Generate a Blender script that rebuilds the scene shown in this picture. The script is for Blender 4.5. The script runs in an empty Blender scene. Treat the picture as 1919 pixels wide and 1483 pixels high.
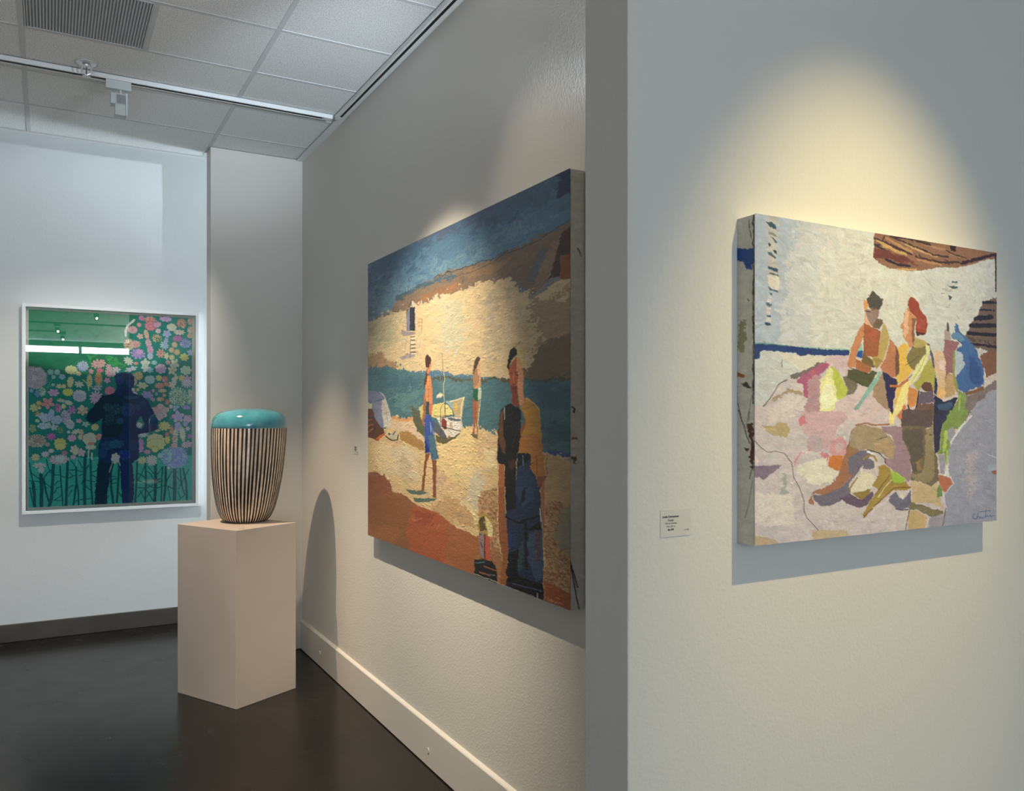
import bpy, math, random
import numpy as np
from mathutils import Vector, Matrix
random.seed(7)
SC = bpy.context.scene
COL = SC.collection

# ------------------------------------------------------------------ camera, world, main lights, exposure
YAW = math.atan(867 / 1550.0)
cam_d = bpy.data.cameras.new('camera')
cam = bpy.data.objects.new('camera', cam_d)
COL.objects.link(cam)
cam.location = (0, 0, 1.5)
cam.rotation_euler = (math.pi / 2, 0, -YAW)
cam_d.sensor_fit = 'HORIZONTAL'
cam_d.sensor_width = 36
cam_d.lens = 36 * 1550 / 1919
cam_d.shift_y = (780 - 741.5) / 1919
cam_d.shift_x = -(960 - 959.5) / 1919
cam_d.clip_start = 0.02
SC.camera = cam

vs = SC.view_settings
vs.view_transform = 'Standard'
vs.look = 'None'
vs.gamma = 1
vs.use_curve_mapping = False
vs.exposure = 0.0

w = bpy.data.worlds.new('world')
SC.world = w
w.use_nodes = True
w.node_tree.nodes['Background'].inputs[0].default_value = (0.55, 0.68, 0.85, 1)
w.node_tree.nodes['Background'].inputs[1].default_value = 1.0


def srgb(c):
    return tuple(((x / 255) / 12.92 if x / 255 <= 0.04045 else ((x / 255 + 0.055) / 1.055) ** 2.4) for x in c)


def area(name, loc, direction, sx, sy, power, col):
    d = bpy.data.lights.new(name, 'AREA')
    d.shape = 'RECTANGLE'
    d.size = sx
    d.size_y = sy
    d.energy = power
    d.color = col
    o = bpy.data.objects.new(name, d)
    COL.objects.link(o)
    o.location = loc
    o.rotation_euler = Vector(direction).to_track_quat('-Z', 'Y').to_euler()
    return o


def spot(name, loc, target, power, col, angle, blend, radius=0.012):
    d = bpy.data.lights.new(name, 'SPOT')
    d.energy = power
    d.color = col
    d.spot_size = math.radians(angle)
    d.spot_blend = blend
    d.shadow_soft_size = radius
    o = bpy.data.objects.new(name, d)
    COL.objects.link(o)
    o.location = loc
    o.rotation_euler = (Vector(target) - Vector(loc)).to_track_quat('-Z', 'Y').to_euler()
    return o


DAY = (0.70, 0.86, 1.0)
WARM = (1.0, 0.79, 0.52)
# daylight: storefront on the right of the front room, skylight over the far wall
# added fill without a fixture, brightening the front room's ceiling
area('fill_front_ceiling', (1.75, -4.9, 2.45), (-0.75, 0, 0.65), 6.0, 0.25, 105, (1, 0.96, 0.88))
area('daylight_skylight', (0.5, 6.0, 4.1), (0.0, 0.1, -1), 2.6, 0.7, 2, (0.6, 0.8, 1))
area('fill_passage', (4.42, 5.98, 1.7), (-1, 0, 0), 0.8, 2.8, 7, (1, 0.92, 0.75))  # added fill, unseen beyond the pilaster, grazing the far wall
area('daylight_back_left', (-2.2, -7.9, 1.6), (0, 1, 0), 2.2, 2.2, 150, (0.72, 0.86, 1))
area('daylight_back_right', (3.0, -7.9, 1.6), (0, 1, 0), 2.4, 2.4, 28, (0.6, 0.8, 1))
# added fill spots, unseen behind the partition, brightening the tile ceiling
spot('fill_uplight', (1.398, 1.42, 2.36), (1.15, 3.2, 3.15), 88, (0.86, 0.9, 1), 64, 1.0, 0.02)
spot('fill_uplight_far', (1.398, 1.45, 2.36), (1.0, 4.35, 3.15), 180, (0.76, 0.89, 1), 27, 1.0, 0.02)
area('fill_floor_left', (-2.2, 2.6, 0.05), (0, 0, 1), 1.8, 3.4, 14, (1, 0.87, 0.8))  # added upward fill, out of view, lifting the left of the ceiling
area('fill_room_glow', (-2.6, 3.2, 3.08), (0.3, 0, -1), 1.0, 3.0, 5, (1, 0.75, 0.55))  # added warm fill for the room, no fixture of its own
# track lamps aimed at the works
spot('lamp_engage', (1.438, 0.11, 3.05), (1.50, 1.16, 1.38), 155, (1, 0.79, 0.36), 44, 1.0)
spot('lamp_beach', (0.47, 2.83, 3.05), (1.42, 3.30, .84), 400, (1, 0.84, 0.62), 62, 1.0)
spot('lamp_beach_upper', (0.50, 2.50, 3.05), (1.42, 2.35, 2.15), 13, (1, 0.84, 0.62), 46, 1.0)
spot('lamp_floral', (0.30, 4.49, 3.00), (0.22, 6.42, 1.0), 100, (1, 0.93, 0.8), 68, 0.9)
spot('lamp_vase', (0.28, 4.42, 2.94), (0.92, 4.72, 1.02), 175, (1, 0.77, 0.54), 52, 1.0)


# ------------------------------------------------------------------ materials
def newmat(name):
    m = bpy.data.materials.new(name)
    m.use_nodes = True
    return m, m.node_tree, m.node_tree.nodes['Principled BSDF']


def mat(name, col, rough=0.6, metal=0.0, spec=0.5, bump=None, vary=None, emit=None, coat=0):
    m, nt, p = newmat(name)
    c = srgb(col)
    p.inputs['Base Color'].default_value = (*c, 1)
    p.inputs['Roughness'].default_value = rough
    p.inputs['Metallic'].default_value = metal
    p.inputs['Specular IOR Level'].default_value = spec
    p.inputs['Coat Weight'].default_value = coat
    p.inputs['Coat Roughness'].default_value = 0.06
    if emit:
        p.inputs['Emission Color'].default_value = (*emit[0], 1)
        p.inputs['Emission Strength'].default_value = emit[1]
    tc = nt.nodes.new('ShaderNodeTexCoord')
    if vary:
        n = nt.nodes.new('ShaderNodeTexNoise')
        n.inputs['Scale'].default_value = vary[0]
        n.inputs['Detail'].default_value = 4
        r = nt.nodes.new('ShaderNodeValToRGB')
        r.color_ramp.elements[0].position = 0.35
        r.color_ramp.elements[1].position = 0.7
        a = srgb([max(0, x - vary[1]) for x in col])
        b = srgb([min(255, x + vary[1]) for x in col])
        r.color_ramp.elements[0].color = (*a, 1)
        r.color_ramp.elements[1].color = (*b, 1)
        nt.links.new(tc.outputs['Object'], n.inputs['Vector'])
        nt.links.new(n.outputs['Fac'], r.inputs['Fac'])
        nt.links.new(r.outputs['Color'], p.inputs['Base Color'])
    if bump:
        n = nt.nodes.new('ShaderNodeTexNoise')
        n.inputs['Scale'].default_value = bump[0]
        n.inputs['Detail'].default_value = 3
        b = nt.nodes.new('ShaderNodeBump')
        b.inputs['Strength'].default_value = bump[1]
        b.inputs['Distance'].default_value = bump[2]
        nt.links.new(tc.outputs['Object'], n.inputs['Vector'])
        nt.links.new(n.outputs['Fac'], b.inputs['Height'])
        nt.links.new(b.outputs['Normal'], p.inputs['Normal'])
    return m


M = {}
M['wall'] = mat('painted_drywall', (214, 212, 206), 0.75, spec=0.25, bump=(135, 0.7, 0.0017))
M['wall_white'] = mat('white_drywall', (226, 228, 228), 0.75, spec=0.25, bump=(120, 0.4, 0.0012))
M['trim'] = mat('painted_trim', (214, 210, 203), 0.45, spec=0.4)
M['white_metal'] = mat('white_enamel', (225, 230, 230), 0.35, spec=0.5)
M['pale_plastic'] = mat('pale_plastic', (196, 206, 206), 0.4, spec=0.5)
M['black'] = mat('black_slot', (6, 6, 7), 0.6)
M['dark_grey'] = mat('dark_void', (40, 42, 44), 0.8)
M['grille'] = mat('grille_metal', (190, 195, 198), 0.5, spec=0.4)
M['chrome'] = mat('chrome', (225, 227, 230), 0.3, metal=0.7)
M['vent_back'] = mat('duct_lining', (92, 95, 98), 0.8)
M['tee'] = mat('ceiling_tee_white', (206, 210, 212), 0.85, spec=0.1)
M['frame'] = mat('white_frame_lacquer', (236, 238, 240), 0.4, spec=0.4)
M['paper'] = mat('white_paper', (226, 222, 212), 0.8, spec=0.2)
M['pedestal'] = mat('pedestal_paint', (205, 192, 180), 0.55, spec=0.3, bump=(60, 0.15, 0.0006), vary=(3, 3))
M['teal'] = mat('teal_glaze', (72, 152, 168), 0.13, spec=0.6, coat=0.7, vary=(14, 12))
M['cream'] = mat('cream_glaze', (236, 212, 186), 0.22, spec=0.5, coat=0.5, vary=(24, 14), bump=(40, 0.3, 0.0008))
M['stripe'] = mat('black_glaze', (8, 7, 7), 0.25, spec=0.4, coat=0.2)
M['ink'] = mat('black_ink', (18, 18, 18), 0.7)
M['card'] = mat('label_card', (208, 206, 200), 0.55, spec=0.3)
M['lens'] = mat('lamp_lens', (255, 250, 235), 0.4, emit=((1.0, 0.93, 0.8), 60))
M['glow_pane'] = mat('window_and_fill_glow', (230, 240, 250), 0.4, emit=((0.8, 0.92, 1.0), 30))


def ceiling_tile_mat():
    m, nt, p = newmat('mineral_fibre_tile')
    tc = nt.nodes.new('ShaderNodeTexCoord')
    n = nt.nodes.new('ShaderNodeTexNoise')
    n.inputs['Scale'].default_value = 240
    n.inputs['Detail'].default_value = 2
    n.inputs['Roughness'].default_value = 0.7
    r = nt.nodes.new('ShaderNodeValToRGB')
    r.color_ramp.elements[0].position = 0.36
    r.color_ramp.elements[1].position = 0.47
    r.color_ramp.elements[0].color = (*srgb((160, 165, 168)), 1)
    r.color_ramp.elements[1].color = (*srgb((240, 243, 243)), 1)
    b = nt.nodes.new('ShaderNodeBump')
    b.inputs['Strength'].default_value = 0.5
    b.inputs['Distance'].default_value = 0.002
    nt.links.new(tc.outputs['Object'], n.inputs['Vector'])
    nt.links.new(n.outputs['Fac'], r.inputs['Fac'])
    nt.links.new(r.outputs['Color'], p.inputs['Base Color'])
    nt.links.new(r.outputs['Color'], b.inputs['Height'])
    nt.links.new(b.outputs['Normal'], p.inputs['Normal'])
    p.inputs['Roughness'].default_value = 0.9
    p.inputs['Specular IOR Level'].default_value = 0.15
    return m


def concrete_mat(name, dark, light, rlo, rhi):
    m, nt, p = newmat(name)
    tc = nt.nodes.new('ShaderNodeTexCoord')
    n = nt.nodes.new('ShaderNodeTexNoise')
    n.inputs['Scale'].default_value = 1.6
    n.inputs['Detail'].default_value = 7
    n.inputs['Roughness'].default_value = 0.62
    r = nt.nodes.new('ShaderNodeValToRGB')
    r.color_ramp.elements[0].position = 0.3
    r.color_ramp.elements[1].position = 0.75
    r.color_ramp.elements[0].color = (*srgb(dark), 1)
    r.color_ramp.elements[1].color = (*srgb(light), 1)
    n2 = nt.nodes.new('ShaderNodeTexNoise')
    n2.inputs['Scale'].default_value = 5
    n2.inputs['Detail'].default_value = 5
    mr = nt.nodes.new('ShaderNodeMapRange')
    mr.inputs['To Min'].default_value = rlo
    mr.inputs['To Max'].default_value = rhi
    nt.links.new(tc.outputs['Object'], n.inputs['Vector'])
    nt.links.new(tc.outputs['Object'], n2.inputs['Vector'])
    nt.links.new(n.outputs['Fac'], r.inputs['Fac'])
    nt.links.new(r.outputs['Color'], p.inputs['Base Color'])
    nt.links.new(n2.outputs['Fac'], mr.inputs['Value'])
    nt.links.new(mr.outputs['Result'], p.inputs['Roughness'])
    p.inputs['Specular IOR Level'].default_value = 0.4
    return m


M['tile'] = ceiling_tile_mat()
M['floor'] = concrete_mat('polished_dark_concrete', (12, 10, 8), (36, 30, 25), 0.16, 0.34)
M['curb'] = concrete_mat('dark_concrete_curb', (62, 58, 54), (96, 90, 84), 0.5, 0.7)


def paint_mat(name, rough, spec):
    m, nt, p = newmat(name)
    a = nt.nodes.new('ShaderNodeAttribute')
    a.attribute_name = 'pigment'
    nt.links.new(a.outputs['Color'], p.inputs['Base Color'])
    p.inputs['Roughness'].default_value = rough
    p.inputs['Specular IOR Level'].default_value = spec
    return m


M['oil'] = paint_mat('oil_paint', 0.42, 0.4)
M['print'] = paint_mat('flat_ink_on_paper', 0.7, 0.2)


def glass_mat():
    m = bpy.data.materials.new('picture_glass')
    m.use_nodes = True
    nt = m.node_tree
    nt.nodes.clear()
    out = nt.nodes.new('ShaderNodeOutputMaterial')
    tr = nt.nodes.new('ShaderNodeBsdfTransparent')
    tr.inputs[0].default_value = (0.96, 0.98, 0.97, 1)
    gl = nt.nodes.new('ShaderNodeBsdfGlossy')
    gl.inputs['Roughness'].default_value = 0.0
    fr = nt.nodes.new('ShaderNodeFresnel')
    fr.inputs['IOR'].default_value = 1.85
    mx = nt.nodes.new('ShaderNodeMixShader')
    nt.links.new(fr.outputs[0], mx.inputs[0])
    nt.links.new(tr.outputs[0], mx.inputs[1])
    nt.links.new(gl.outputs[0], mx.inputs[2])
    nt.links.new(mx.outputs[0], out.inputs[0])
    return m


M['glass'] = glass_mat()


# ------------------------------------------------------------------ mesh helpers
class MB:
    def __init__(self):
        self.v = []
        self.f = []

    def box(self, x0, x1, y0, y1, z0, z1):
        n = len(self.v)
        self.v += [(x, y, z) for z in (z0, z1) for y in (y0, y1) for x in (x0, x1)]
        self.f += [tuple(n + i for i in q) for q in
                   ((0, 2, 3, 1), (4, 5, 7, 6), (0, 1, 5, 4), (2, 6, 7, 3), (0, 4, 6, 2), (1, 3, 7, 5))]
        return self

    def prism(self, poly, axis, a, b):
        """poly of 2D points extruded along axis 'x','y' or 'z' between a and b"""
        n = len(self.v)
        k = len(poly)

        def P(p, t):
            return {'x': (t, p[0], p[1]), 'y': (p[0], t, p[1]), 'z': (p[0], p[1], t)}[axis]
        self.v += [P(p, a) for p in poly] + [P(p, b) for p in poly]
        self.f.append(tuple(n + i for i in range(k)))
        self.f.append(tuple(n + k + i for i in reversed(range(k))))
        for i in range(k):
            j = (i + 1) % k
            self.f.append((n + i, n + k + i, n + k + j, n + j))
        return self

    def lathe(self, prof, seg, cx=0, cy=0, lean=None):
        n = len(self.v)
        for (r, z) in prof:
            lx, ly = lean(z) if lean else (0, 0)
            for i in range(seg):
                t = 2 * math.pi * i / seg
                self.v.append((cx + lx + r * math.cos(t), cy + ly + r * math.sin(t), z))
        for k in range(len(prof) - 1):
            for i in range(seg):
                j = (i + 1) % seg
                self.f.append((n + k * seg + i, n + k * seg + j, n + (k + 1) * seg + j, n + (k + 1) * seg + i))
        return self

    def tube(self, p0, p1, r, seg=10):
        p0 = Vector(p0)
        p1 = Vector(p1)
        q = (p1 - p0).to_track_quat('Z', 'Y')
        n = len(self.v)
        for p in (p0, p1):
            for i in range(seg):
                t = 2 * math.pi * i / seg
                self.v.append(tuple(p + q @ Vector((r * math.cos(t), r * math.sin(t), 0))))
        for i in range(seg):
            j = (i + 1) % seg
            self.f.append((n + i, n + j, n + seg + j, n + seg + i))
        self.f.append(tuple(n + i for i in reversed(range(seg))))
        self.f.append(tuple(n + seg + i for i in range(seg)))
        return self

    def build(self, name, m, parent=None, smooth=False, bevel=0, origin=None):
        me = bpy.data.meshes.new(name)
        vv = self.v
        if origin is not None:
            vv = [(a - origin[0], b - origin[1], c - origin[2]) for a, b, c in vv]
        me.from_pydata(vv, [], self.f)
        me.materials.append(m)
        me.validate()
        o = bpy.data.objects.new(name, me)
        COL.objects.link(o)
        if origin is not None:
            o.location = origin
        import bmesh
        bm = bmesh.new()
        bm.from_mesh(me)
        bmesh.ops.recalc_face_normals(bm, faces=bm.faces)
        bm.to_mesh(me)
        bm.free()
        if smooth:
            for p in me.polygons:
                p.use_smooth = True
        if bevel:
            b = o.modifiers.new('bevel', 'BEVEL')
            b.width = bevel
            b.segments = 3
            b.limit_method = 'ANGLE'
        if parent:
            o.parent = parent
        return o


def structure(o):
    o['kind'] = 'structure'
    return o


def thing(name, label, cat, loc=(0, 0, 0), group=None):
    o = bpy.data.objects.new(name, None)
    COL.objects.link(o)
    o.empty_display_size = 0.1
    o.location = loc
    o['label'] = label
    o['category'] = cat
    if group:
        o['group'] = group
    return o


def tag(o, label, cat, group=None):
    o['label'] = label
    o['category'] = cat
    if group:
        o['group'] = group
    return o


# ------------------------------------------------------------------ room shell
XM = 1.425          # face of the long wall on the right of the room
XB = 1.408          # front of its baseboard
XE = 0.88           # free end of the near partition
YP0, YP1 = 1.16, 1.293
YPIL = 5.32
ZC = 3.15
YFAR = 6.42
YCE = 5.565         # where the tile ceiling stops before the light well
XL, XR, YB = -3.6, 4.5, -8.0

structure(MB().box(XL - .1, XR + .1, YB - .1, YFAR + .15, -.12, 0).build('floor', M['floor']))
structure(MB().box(XE, XR, YP0, YP1, 0, ZC - .004).build('wall_partition', M['wall'], bevel=.003))
structure(MB().box(XM, XM + .15, YP1, YPIL + .2, 0, ZC + .02).build('wall_right', M['wall']))
structure(MB().box(.86, XM, YPIL, YPIL + .145, 0, ZC - .001).build('wall_pilaster', M['wall'], bevel=.002))
structure(MB().box(XL - .1, XR + .1, YFAR, YFAR + .15, 0.0, 4.2).build('wall_far', M['wall_white']))
structure(MB().box(XL - .1, XL, YB, YFAR, 0, 4.2).build('wall_left', M['wall']))
structure(MB().box(XL - .1, XR + .1, YB - .1, YB, 0, 4.2).build('wall_back', M['dark_grey']))
structure(MB().box(XR, XR + .1, YB, YFAR, 0, 4.2).build('wall_side', M['wall']))
structure(MB().box(XL, .862, YFAR - .02, YFAR, 0.0, .118).build('baseboard_far', M['curb'], bevel=.004))
# light well above the far wall
structure(MB().box(XL - .1, XR + .1, YCE, YCE + .03, ZC + .001, 4.2).build('trim_1', M['wall_white']))
structure(MB().box(XL - .1, XR + .1, YCE, YFAR + .15, 4.2, 4.25).build('trim_2', M['wall_white']))

# baseboards
bb = MB().prism([(XM, 0.006), (XB, 0.006), (XB, .180), (XB + .003, .184), (XM, .190)], 'y', YP1, YPIL)
bbo = structure(bb.build('baseboard_right', M['trim']))
for (y, z) in ((4.87, .085), (3.25, .075)):
    MB().prism([(y + .010 * math.cos(a), z + .012 * math.sin(a)) for a in [i * math.pi / 4 + .39 for i in range(8)]],
               'x', XB - .0025, XB + .001).build('cover_plate', M['trim'], bbo)
structure(MB().box(.86, XB, YPIL - .016, YPIL, 0.006, .184).build('baseboard_pilaster', M['trim'], bevel=.002))

# ceiling: slab, tiles, tees
ceil = structure(MB().box(XL - .1, XR + .1, YB - .1, YCE, ZC + .035, ZC + .07).build('ceiling', M['dark_grey']))
TX, TY = .9617, .4975
X0, Y0 = -.105, 4.5715
tw = .0085
VENT = (-.093, .368, 3.585, 4.062)
tile_cache = {}


def tile(x0, x1, y0, y1):
    key = (round(x1 - x0, 4), round(y1 - y0, 4))
    if key not in tile_cache:
        hx, hy = key[0] / 2, key[1] / 2
        tile_cache[key] = MB().prism([(-hx, -hy), (hx, -hy), (hx, hy), (-hx, hy)], 'z', 0, .014)
        o = tile_cache[key].build('ceiling_tile', M['tile'], ceil)
        tile_cache[key] = o
    else:
        o = tile_cache[key].copy()
        COL.objects.link(o)
    o.location = ((x0 + x1) / 2, (y0 + y1) / 2, ZC + .002 + random.uniform(0, .0012))
    o.rotation_euler = (random.uniform(-.0012, .0012), random.uniform(-.0012, .0012), 0)
    return o


xs = [X0 + TX * i for i in range(-4, 6)]
ys = [Y0 + TY * i for i in range(-26, 3)]
for i, xa in enumerate(xs[:-1]):
    for ya in ys:
        x0, x1 = max(xa, XL) + tw, min(xa + TX, XR) - tw
        y0, y1 = max(ya, YB) + tw, min(ya + TY, YCE) - tw
        if x1 - x0 < .03 or y1 - y0 < .03:
            continue
        if x0 > 1.5 and y0 > 1.3:
            continue
        if x0 < -2.2 and y0 < 0:
            continue
        if x0 < XM - .05 and x1 > XM and y0 > YP1:
            x1 = XM - .025
        if abs(xa - X0) < .01 and abs(ya - (Y0 - 2 * TY)) < .02:
            tile(VENT[1] + .019, x1, y0, y1)
            continue
        if abs(xa - X0) < .01 and 2.9 < ya < 3.3:
            tile(x0, x1, y0, y1)
            continue
        tile(x0, x1, y0, y1)
for xa in xs:
    if XL < xa < XR:
        MB().box(xa - .0105, xa + .0105, YB, YCE, ZC + .0008, ZC + .004).build('ceiling_tee', M['tee'], ceil)
for ya in ys:
    if YB < ya < YCE:
        MB().box(XL, XM if ya > YP1 else XR, ya - .0105, ya + .0105, ZC + .001, ZC + .004).build('ceiling_tee', M['tee'], ceil)
MB().box(VENT[1] - .001, VENT[1] + .02, VENT[2] - .01, VENT[3] + .01, ZC + .0008, ZC + .004).build('ceiling_tee', M['tee'], ceil)
MB().box(XL, XM, YCE - .02, YCE + .003, ZC + .001, ZC + .004).build('ceiling_tee', M['tee'], ceil)
structure(MB().box(1.403, XM, YP1, YPIL, ZC - .010, ZC - .004).box(1.385, 1.403, 4.467, YPIL, ZC - .010, ZC - .004).build('trim_3', M['white_metal']))

# ------------------------------------------------------------------ ceiling fittings
vx0, vx1, vy0, vy1 = VENT
vent = thing('air_vent', 'large grey slatted air return grille set in the ceiling grid at upper left', 'vent', (vx0, vy0, ZC))
MB().box(0, vx1 - vx0, 0, vy1 - vy0, .02, .024).build('backing', M['vent_back'], vent)
fr = MB()
W_, H_ = vx1 - vx0, vy1 - vy0
fr.box(0, .006, 0, H_, -.001, .02).box(W_ - .006, W_, 0, H_, -.001, .02).box(.006, W_ - .006, 0, .006, -.001, .02).box(.006, W_ - .006, H_ - .006, H_, -.001, .02)
fr.build('grille_frame', M['grille'], vent)
NS = 38
sl = MB().box(-.0027, .0027, .006, H_ - .006, .001, .011).build('slat', M['grille'], vent)
for k in range(NS):
    o = sl if k == 0 else sl.copy()
    if k:
        COL.objects.link(o)
    o.location.x = .006 + (W_ - .012) * (k + .5) / NS
cr = MB()
for k in range(86):
    y = .007 + (H_ - .014) * (k + .5) / 86
    cr.box(.006, W_ - .006, y - .0009, y + .0009, .004, .008)
cb = cr.build('cross_bars', M['grille'], vent)
cb['kind'] = 'stuff'

SPR = 1.3
spr = thing('sprinkler_head', 'small chrome fire sprinkler hanging from the ceiling tile near the track', 'sprinkler', (.15, 4.343, ZC))
MB().lathe([(.0, .0), (.034, .0), (.034, -.002), (.026, -.006), (.016, -.005), (.012, .0)], 24).build('escutcheon', M['chrome'], spr, smooth=True)
MB().lathe([(.0, .0), (.011, 0), (.011, -.016), (.0, -.016)], 14).build('body', M['chrome'], spr, smooth=True)
yk = MB()
pts = [(-.012, -.012), (-.016, -.024), (-.012, -.036), (0, -.044)]
for s_ in (-1, 1):
    for a_, b_ in zip(pts, pts[1:]):
        yk.tube((s_ * a_[0], 0, a_[1]), (s_ * b_[0], 0, b_[1]), .0028, 8)
yk.build('yoke', M['chrome'], spr)
MB().tube((0, 0, -.016), (0, 0, -.042), .0024, 8).build('glass_bulb', mat('red_bulb', (120, 110, 110), .1), spr)
dfl = MB()
for k in range(10):
    a = 2 * math.pi * k / 10
    ca, sa = math.cos(a), math.sin(a)
    dfl.prism([(ca * .003 - sa * .002, sa * .003 + ca * .002), (ca * .014 - sa * .003, sa * .014 + ca * .003),
               (ca * .014 + sa * .003, sa * .014 - ca * .003), (ca * .003 + sa * .002, sa * .003 - ca * .002)], 'z', -.050, -.0485)
dfl.lathe([(.0, -.044), (.005, -.044), (.005, -.0485), (0, -.0485)], 10)
dfl.build('deflector', M['chrome'], spr)
spr.scale = (SPR, SPR, SPR)


def track(name, label, p0, p1, side, m):
    """surface mounted lighting track between two points; slot on the 'side' half of the underside"""
    t = thing(name, label, 'lighting track', p0, 'lighting tracks on the ceiling' if side is None else None)
    L = (Vector(p1) - Vector(p0)).length
    ang = math.atan2(p1[1] - p0[1], p1[0] - p0[0])
    t.rotation_euler = (0, 0, ang)
    z0, z1 = -.021, 0
    s0, s1 = (-.0165, .010) if side == 1 else (-.007, .007)
    o = MB().box(0, L, -.018, s0, z0, z1).box(0, L, s1, .018, z0, z1).box(0, L, s0, s1, -.012, z1)
    o.build('housing', m, t)
    MB().box(.05, L - .02, s0 + .0004, s1 - .0004, -.0195, -.0125).build('conductor_slot', M['black'], t)
    MB().box(0, .045, s0 + .0002, s1 - .0002, z0, -.0122).build('end_cap', m, t)
    return t


trA = track('lighting_track', 'white lighting track crossing the ceiling from left toward the long wall, behind the sprinkler', (1.352, 4.448, ZC - .002), (-3.3, 4.432, ZC - .002), 1, M['white_metal'])
trB = track('lighting_track', 'white lighting track running tight along the top of the long grey wall', (1.384, 4.44, ZC - .002), (1.384, 1.4, ZC - .002), 2, M['white_metal'])


def lamp(label, x, y, aim, along, m=None, lit=True, group=None):
    """track lamp: adapter under the track, stem, finned head aimed along angle `aim` (about z)"""
    m = m or M['pale_plastic']
    t = thing('track_lamp', label, 'track lamp', (x, y, ZC - .023), group)
    a = MB()
    if along == 'x':
        a.box(-.056, .056, -.016, .016, -.042, 0)
    else:
        a.box(-.016, .016, -.056, .056, -.042, 0)
    a.build('adapter', m, t, bevel=.002)
    MB().tube((.01, 0, -.042), (.01, 0, -.064), .0045, 10).build('stem', M['white_metal'], t)
    h = MB().box(-.035, .032, -.022, .03, -.116, -.064).box(-.016, .032, -.022, .03, -.168, -.1165)
    hd = h.build('head', m, t, bevel=.0015)
    fins = MB()
    for k in range(10):
        fx = -.008 + k * .0042
        fins.box(fx, fx + .0018, -.030, -.022, -.112, -.070)
    fins.build('heat_sink', M['grille'], hd)
    MB().box(.032, .038, -.030, .032, -.170, -.062).build('side_plate', M['white_metal'], hd, bevel=.001)
    ln = MB().tube((.008, .0305, -.14), (.008, .0345, -.14), .017, 18).build('lens', M['lens'] if lit else M['card'], hd)
    t.rotation_euler = (0, 0, aim)
    return t


lamp('pale track lamp hanging from the ceiling track beside the sprinkler', .292, 4.446, 0, 'x', lit=False)
# front room behind the camera, seen only as a reflection in the picture glass
for (ty, lab, xe) in ((-3.9, 'dark lighting track nearer in the front room', 3.3), (-5.6, 'dark lighting track near the high windows of the front room', .28)):
    track('lighting_track', lab, (xe, ty, ZC - .002), (-3.2, ty, ZC - .002), 1, M['dark_grey'])
for (lx, ly, lab) in ((.22, -5.6, 'dark track lamp by the high windows'), (.12, -3.9, 'dark track lamp on the nearer front room track'), (.62, -1.4, 'dark track lamp hanging closest behind the camera')):
    tl = lamp(lab, lx, ly, 0, 'x', M['dark_grey'], True)
structure(MB().box(XL, 2.6, YB, YB + .03, 2.895, 3.03).build('window_1', M['glow_pane']))
for mx in (-2.1, -.75, .59, 1.95):
    MB().box(mx - .03, mx + .03, YB + .02, YB + .06, 2.88, 3.04).build('mullion', M['trim'], bpy.data.objects['window_1'])


up = thing('added_uplight_box', 'small white box added on the rear face of the near partition for the unseen ceiling fill', 'added fill lamp', (1.335, YP1, 2.24))  # invented housing for the fill spots behind the partition
MB().box(-.06, .06, 0, .012, 0, .1).build('back_plate', M['white_metal'], up)
MB().box(-.06, .07, .012, .19, .0, .006).box(-.06, .07, .184, .19, .006, .07).box(-.06, -.054, .012, .184, .006, .07).box(.064, .07, .012, .184, .006, .07).build('housing', M['white_metal'], up)
structure(MB().box(XR - .03, XR, 5.58, 6.38, .3, 3.1).build('added_glow_panel', M['glow_pane']))  # added glowing panel, out of view, backing the passage fill

# ------------------------------------------------------------------ painting engine (pigment laid on real canvas meshes)
def smooth_noise(h, w, cell, rng, ay=1.0):
    gh, gw = int(h / (cell * ay)) + 3, int(w / cell) + 3
    g = rng.standard_normal((gh, gw)).astype(np.float32)
    yy = np.arange(h, dtype=np.float32) / (cell * ay)
    xx = np.arange(w, dtype=np.float32) / cell
    y0 = yy.astype(int)
    x0 = xx.astype(int)
    fy = yy - y0
    fx = xx - x0
    fy = (fy * fy * (3 - 2 * fy))[:, None]
    fx = (fx * fx * (3 - 2 * fx))[None, :]
    a = g[y0][:, x0]
    b = g[y0][:, x0 + 1]
    c = g[y0 + 1][:, x0]
    d = g[y0 + 1][:, x0 + 1]
    return (a * (1 - fx) + b * fx) * (1 - fy) + (c * (1 - fx) + d * fx) * fy


def lin(c):
    c = np.asarray(c, np.float32) / 255
    return np.where(c <= .04045, c / 12.92, ((c + .055) / 1.055) ** 2.4).astype(np.float32)


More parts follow.
